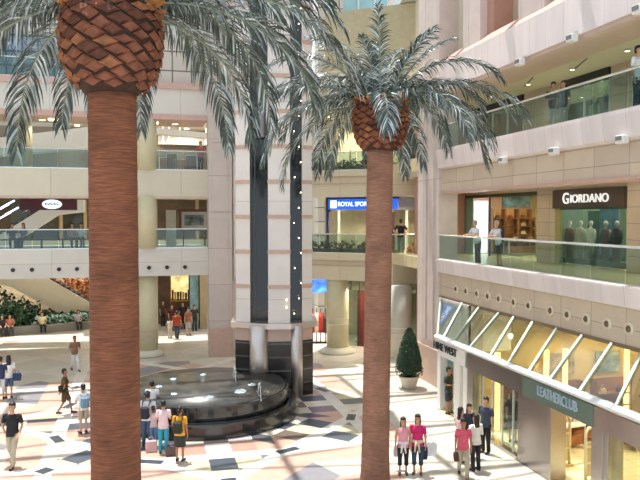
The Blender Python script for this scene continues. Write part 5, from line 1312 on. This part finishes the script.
# fountain group
PP('man with dark cap, white shirt and jeans leaning at the fountain beside large palm', 147, 446, 160, h=1.68, top='#e2e2e6', bottom='#3f5878', arms=('fore', 'fore'), extra=both(cap_('#1d2440'), backpack('#20242e')), lean=.10)
PP('small child in pale pink top and blue jeans between two adults at the fountain', 153.5, 446, 185, h=1.25, top='#dcc4c6', bottom='#5f86b4', hair='tail', female=True)
PP('woman in pale pink blouse and turquoise trousers at the fountain', 163.5, 453, 175, h=1.58, top='#eccfd6', bottom='#2fa3bf', hair='short', female=True, arms='fore', lean=.05)
PP('woman in yellow shirt with dark strap and dark green skirt at the fountain', 180, 461, 160, h=1.6, top='#e0a020', bottom='#23302a', bot='skirt', hair='tail', female=True, skin=1, arms=('down', 'fore'), extra=backpack('#2a2a22'))
PP('boy in white shirt behind man with cap, nearest the fountain rim', 152, 427, 170, h=1.55, top='#e8e8ec', bottom='#22304a', arms='fore', lean=.06)
p = G(151, 449); held_bag('carrier_bag', 'pale pink carrier bag on the floor beside the fountain group', 'bag', '#c9a6a6', (p[0], p[1] - .25, .46), (.36, .16, .34))
p = G(171, 455); held_bag('striped_bag', 'dark patterned bag on the floor between turquoise trousers and dark skirt', 'bag', '#5c4a4c', (p[0], p[1] - .05, .42), (.34, .16, .30))
# pair of women right of the slim palm
PP('woman in light pink tank top with white jacket tied at waist, left of the pair', 403, 474, 5, h=1.58, top='#eb9fae', bottom='#1d1d22', bot='capri', hair='long', sleeve='none', female=True, extra=tiedjacket('#e6e6ea'), shoe=SANDAL)
PP('woman in bright pink shirt and jeans, right of the pair', 417.5, 474, -5, h=1.66, top='#d3246c', bottom='#27415a', bot='capri', hair='long', female=True, extra=tiedjacket('#d9c9ae'), shoe=SANDAL)
p = G(396.5, 470); held_bag('shopping_bag', 'white shopping bag held at left of the pair of women', 'bag', '#e9e9ee', (p[0] + .05, p[1] + .02, .86), (.30, .10, .34))
p = G(428, 470); held_bag('shopping_bag', 'large white shopping bag at right hand of woman in bright pink', 'bag', '#e9e9ee', (p[0] + .08, p[1], .90), (.36, .12, .36))
p = G(424, 471); held_bag('dark_bag', 'narrow navy bag beside the large white shopping bag', 'bag', '#1c2740', (p[0], p[1] - .04, .84), (.16, .09, .36))
# group at shops
PP('woman in coral pink top and beige trousers walking beside the shops', 463, 477, 5, h=1.60, top='#dd5a72', bottom='#b8ad94', hair='tail', female=True, legs='walk', arms='down', skin=1)
p = G(457, 477); held_bag('handbag', 'brown handbag in the hand of woman in coral top', 'bag', '#5c3328', (p[0] + .02, p[1], .84), (.24, .10, .26))
PP('woman with long black hair in pale pink shirt behind woman in coral top', 460.5, 462, 120, h=1.60, top='#e6c3c0', bottom='#c9b8a4', hair='long', female=True)
PP('woman in white jacket and black trousers facing the dark shirted man', 475.5, 471, 215, h=1.60, top='#e3e0d6', bottom='#16161a', hair='long', female=True, sleeve='long', arms='fore')
PP('woman in navy top between the pale pink shirt and the standing man', 469, 457, 20, h=1.58, top='#262c44', bottom='#2a2a32', hair='long', female=True)
PP('man in slate blue shirt and black trousers standing with hands behind at shop window', 485.5, 453, -35, h=1.70, top='#3b4656', bottom='#15161a', arms='down')
PP('man in dark green shirt standing in the corner shop doorway using phone', 448.5, 414, 60, h=1.70, top='#22332c', bottom='#2a2e38', bot='shorts', arms='fore', skin=1)
p = Vector((X0 + .7, yx(515, X0 + .7), .03)); person('woman in black dress behind the middle shop glass', p, face(p, 160), h=1.62, top='#141416', bot='dress', hair='long', female=True)
def NV(o, k, V, sh, AR, zp):
    b = MB()
    for s in (-1, 1): b.tube([V(s * .12, -.02, zp + .53), V(s * .145, .03, zp + .3), V(s * .13, .04, zp + .02)], [(.06 * k, .10 * k), (.055 * k, .108 * k), (.055 * k, .10 * k)], 10)
    b.build('navy_panels', flat('#1f2a55'), o)
# level one balcony people
for px, lab, kw in ((477.5, 'white haired person in white shirt leaning on the railing, left of couple', dict(top='#e4e6ea', bottom='#30364a', hair='grey')), (499, 'grey haired man in white and navy polo leaning on the railing, right of couple', dict(top='#d9dce4', bottom='#1f2638', bot='shorts', hair='grey', extra=NV))):
    y = yx(px, XR + .5); person(lab, (XR + .52, y, 5.5), -pi / 2 + .1, h=1.66, arms='rail', lean=.12, **kw)
q = Vector((xy(401, YM + .6), YM + .6, 5.44)); person('man in black shirt and jeans seen from behind on the middle balcony', q, face(q, 170), h=1.72, top='#121217', bottom='#7f93ab', arms='hip')
# right wing level two
q = Vector((XR + .6, yx(636, XR + .6), 10.15)); person('person in white shirt at right edge of the top gallery', q, face(q, 60), h=1.74, top='#e9ecef', bottom='#33383f', arms='down')
q = Vector((XR + 1.1, yx(552, XR + 1.1), 10.15)); person('person in dark top and light trousers behind top gallery glass, left of two', q, face(q, 20), h=1.68, top='#3a3f46', bottom='#c9c9c4', arms='fore')
q = Vector((XR + 1.1, yx(562, XR + 1.1), 10.15)); person('person in grey clothes behind top gallery glass, right of two', q, face(q, -30), h=1.62, top='#5f646c', bottom='#b3b1aa', hair='long', female=True)
# ground passage people
for px, py, deg, lab, kw in ((170, 338, 160, 'small child in white walking into the ground passage', dict(h=1.2, top='#d9d2c8', bottom='#c9bfae')),
    (177, 339, 170, 'person in orange red shirt at the mouth of the ground passage', dict(h=1.62, top='#b3431f', bottom='#2f3a48', legs='walk')),
    (188.5, 335, 10, 'woman with shoulder bag and grey skirt at the mouth of the ground passage', dict(h=1.62, top='#8a5a40', bottom='#8f959c', bot='skirt', hair='long', female=True)),
    (172, 331, 30, 'person in dark red top behind the child in white', dict(h=1.65, top='#4a1d1a', bottom='#1d1d22')),
    (183, 329, -20, 'person in black deep in the ground passage', dict(h=1.7, top='#17171b', bottom='#22222a')),
    (194.5, 331, 20, 'person in dark green near the bluish glass door', dict(h=1.62, top='#1f2b28', bottom='#33333a')),
    (163, 326, 40, 'person in brown at left of the ground passage beside the column', dict(h=1.66, top='#4d3a30', bottom='#2a2a30'))):
    PP(lab, px, py, deg, **kw)
# seated people on planter wall
def seated(t, lab, **kw):
    q = b0.lerp(b1, t) + nb * .16; person(lab, (q.x, q.y, .02), math.atan2(-nb.y, -nb.x) + pi / 2, legs='sit', arms='lap', **kw)
def tt(px):
    best = min(range(200), key=lambda i: abs(projx(b0.lerp(b1, i / 199)) - px)); return best / 199
def projx(P):
    v = Vector(P) - CAM; return 320 + F * v.dot(_r) / v.dot(_f)
seated(tt(43), 'person in white and yellow seated on the planter wall, middle of the sitters', h=1.62, top='#e3dfae', bottom='#22242c')
seated(tt(79), 'person in lilac top seated on the planter wall beside the large palm trunk', h=1.6, top='#c3b3c6', bottom='#2b2b35', hair='long', female=True)
seated(tt(10), 'person in salmon shirt seated on planter wall at far left', h=1.62, top='#c97a66', bottom='#3a3a40')
seated(tt(3), 'person in dark clothes seated at the left end of the planter wall', h=1.62, top='#3a2a2e', bottom='#26262c')
# people sitting at the level one railing, one standing on level two
bn = thing('bench', 'long dark bench behind the white bridge railing at far left', 'bench', (xy(-5, 39), 39.0, 5.72))
bw0 = xy(86, 39) - xy(-5, 39)
MB().box(0, bw0, -.2, .2, .42, .48, bev=.01).build('seat', dwood, bn)
for i in range(5): MB().box(.1 + i * (bw0 - .25) / 4, .16 + i * (bw0 - .25) / 4, -.18, .18, 0, .42).build('leg', darkm, bn)
for px, rz_, lab, kw in ((12, .2, 'person in dark clothes seated behind the bridge railing at far left', dict(top='#2a2a30', bottom='#3c3f48')),
    (23, -.3, 'person in grey top seated behind bridge railing, second from the left edge', dict(top='#5f5a60', bottom='#33343a', hair='long', female=True)),
    (72, .3, 'person in pink top seated behind bridge railing near the large palm', dict(top='#b58a92', bottom='#55565e')),
    (81, -.2, 'person in white top seated behind bridge railing right beside the large palm trunk', dict(top='#d5d2d0', bottom='#48505c'))):
    person(lab, (xy(px, 39), 39.02, 5.74), rz_, h=1.6, legs='sit', arms='lap', **kw)
x = xy(201, 38.8); person('person in salmon top behind the upper bridge railing left of stone pilaster', (x, 38.8, 9.79), .4, h=1.6, top='#a8625c', bottom='#33343a')
0 and print('DBG', b0, b1, nb, [(q, tt(q), b0.lerp(b1, tt(q))[:]) for q in (43, 79)])
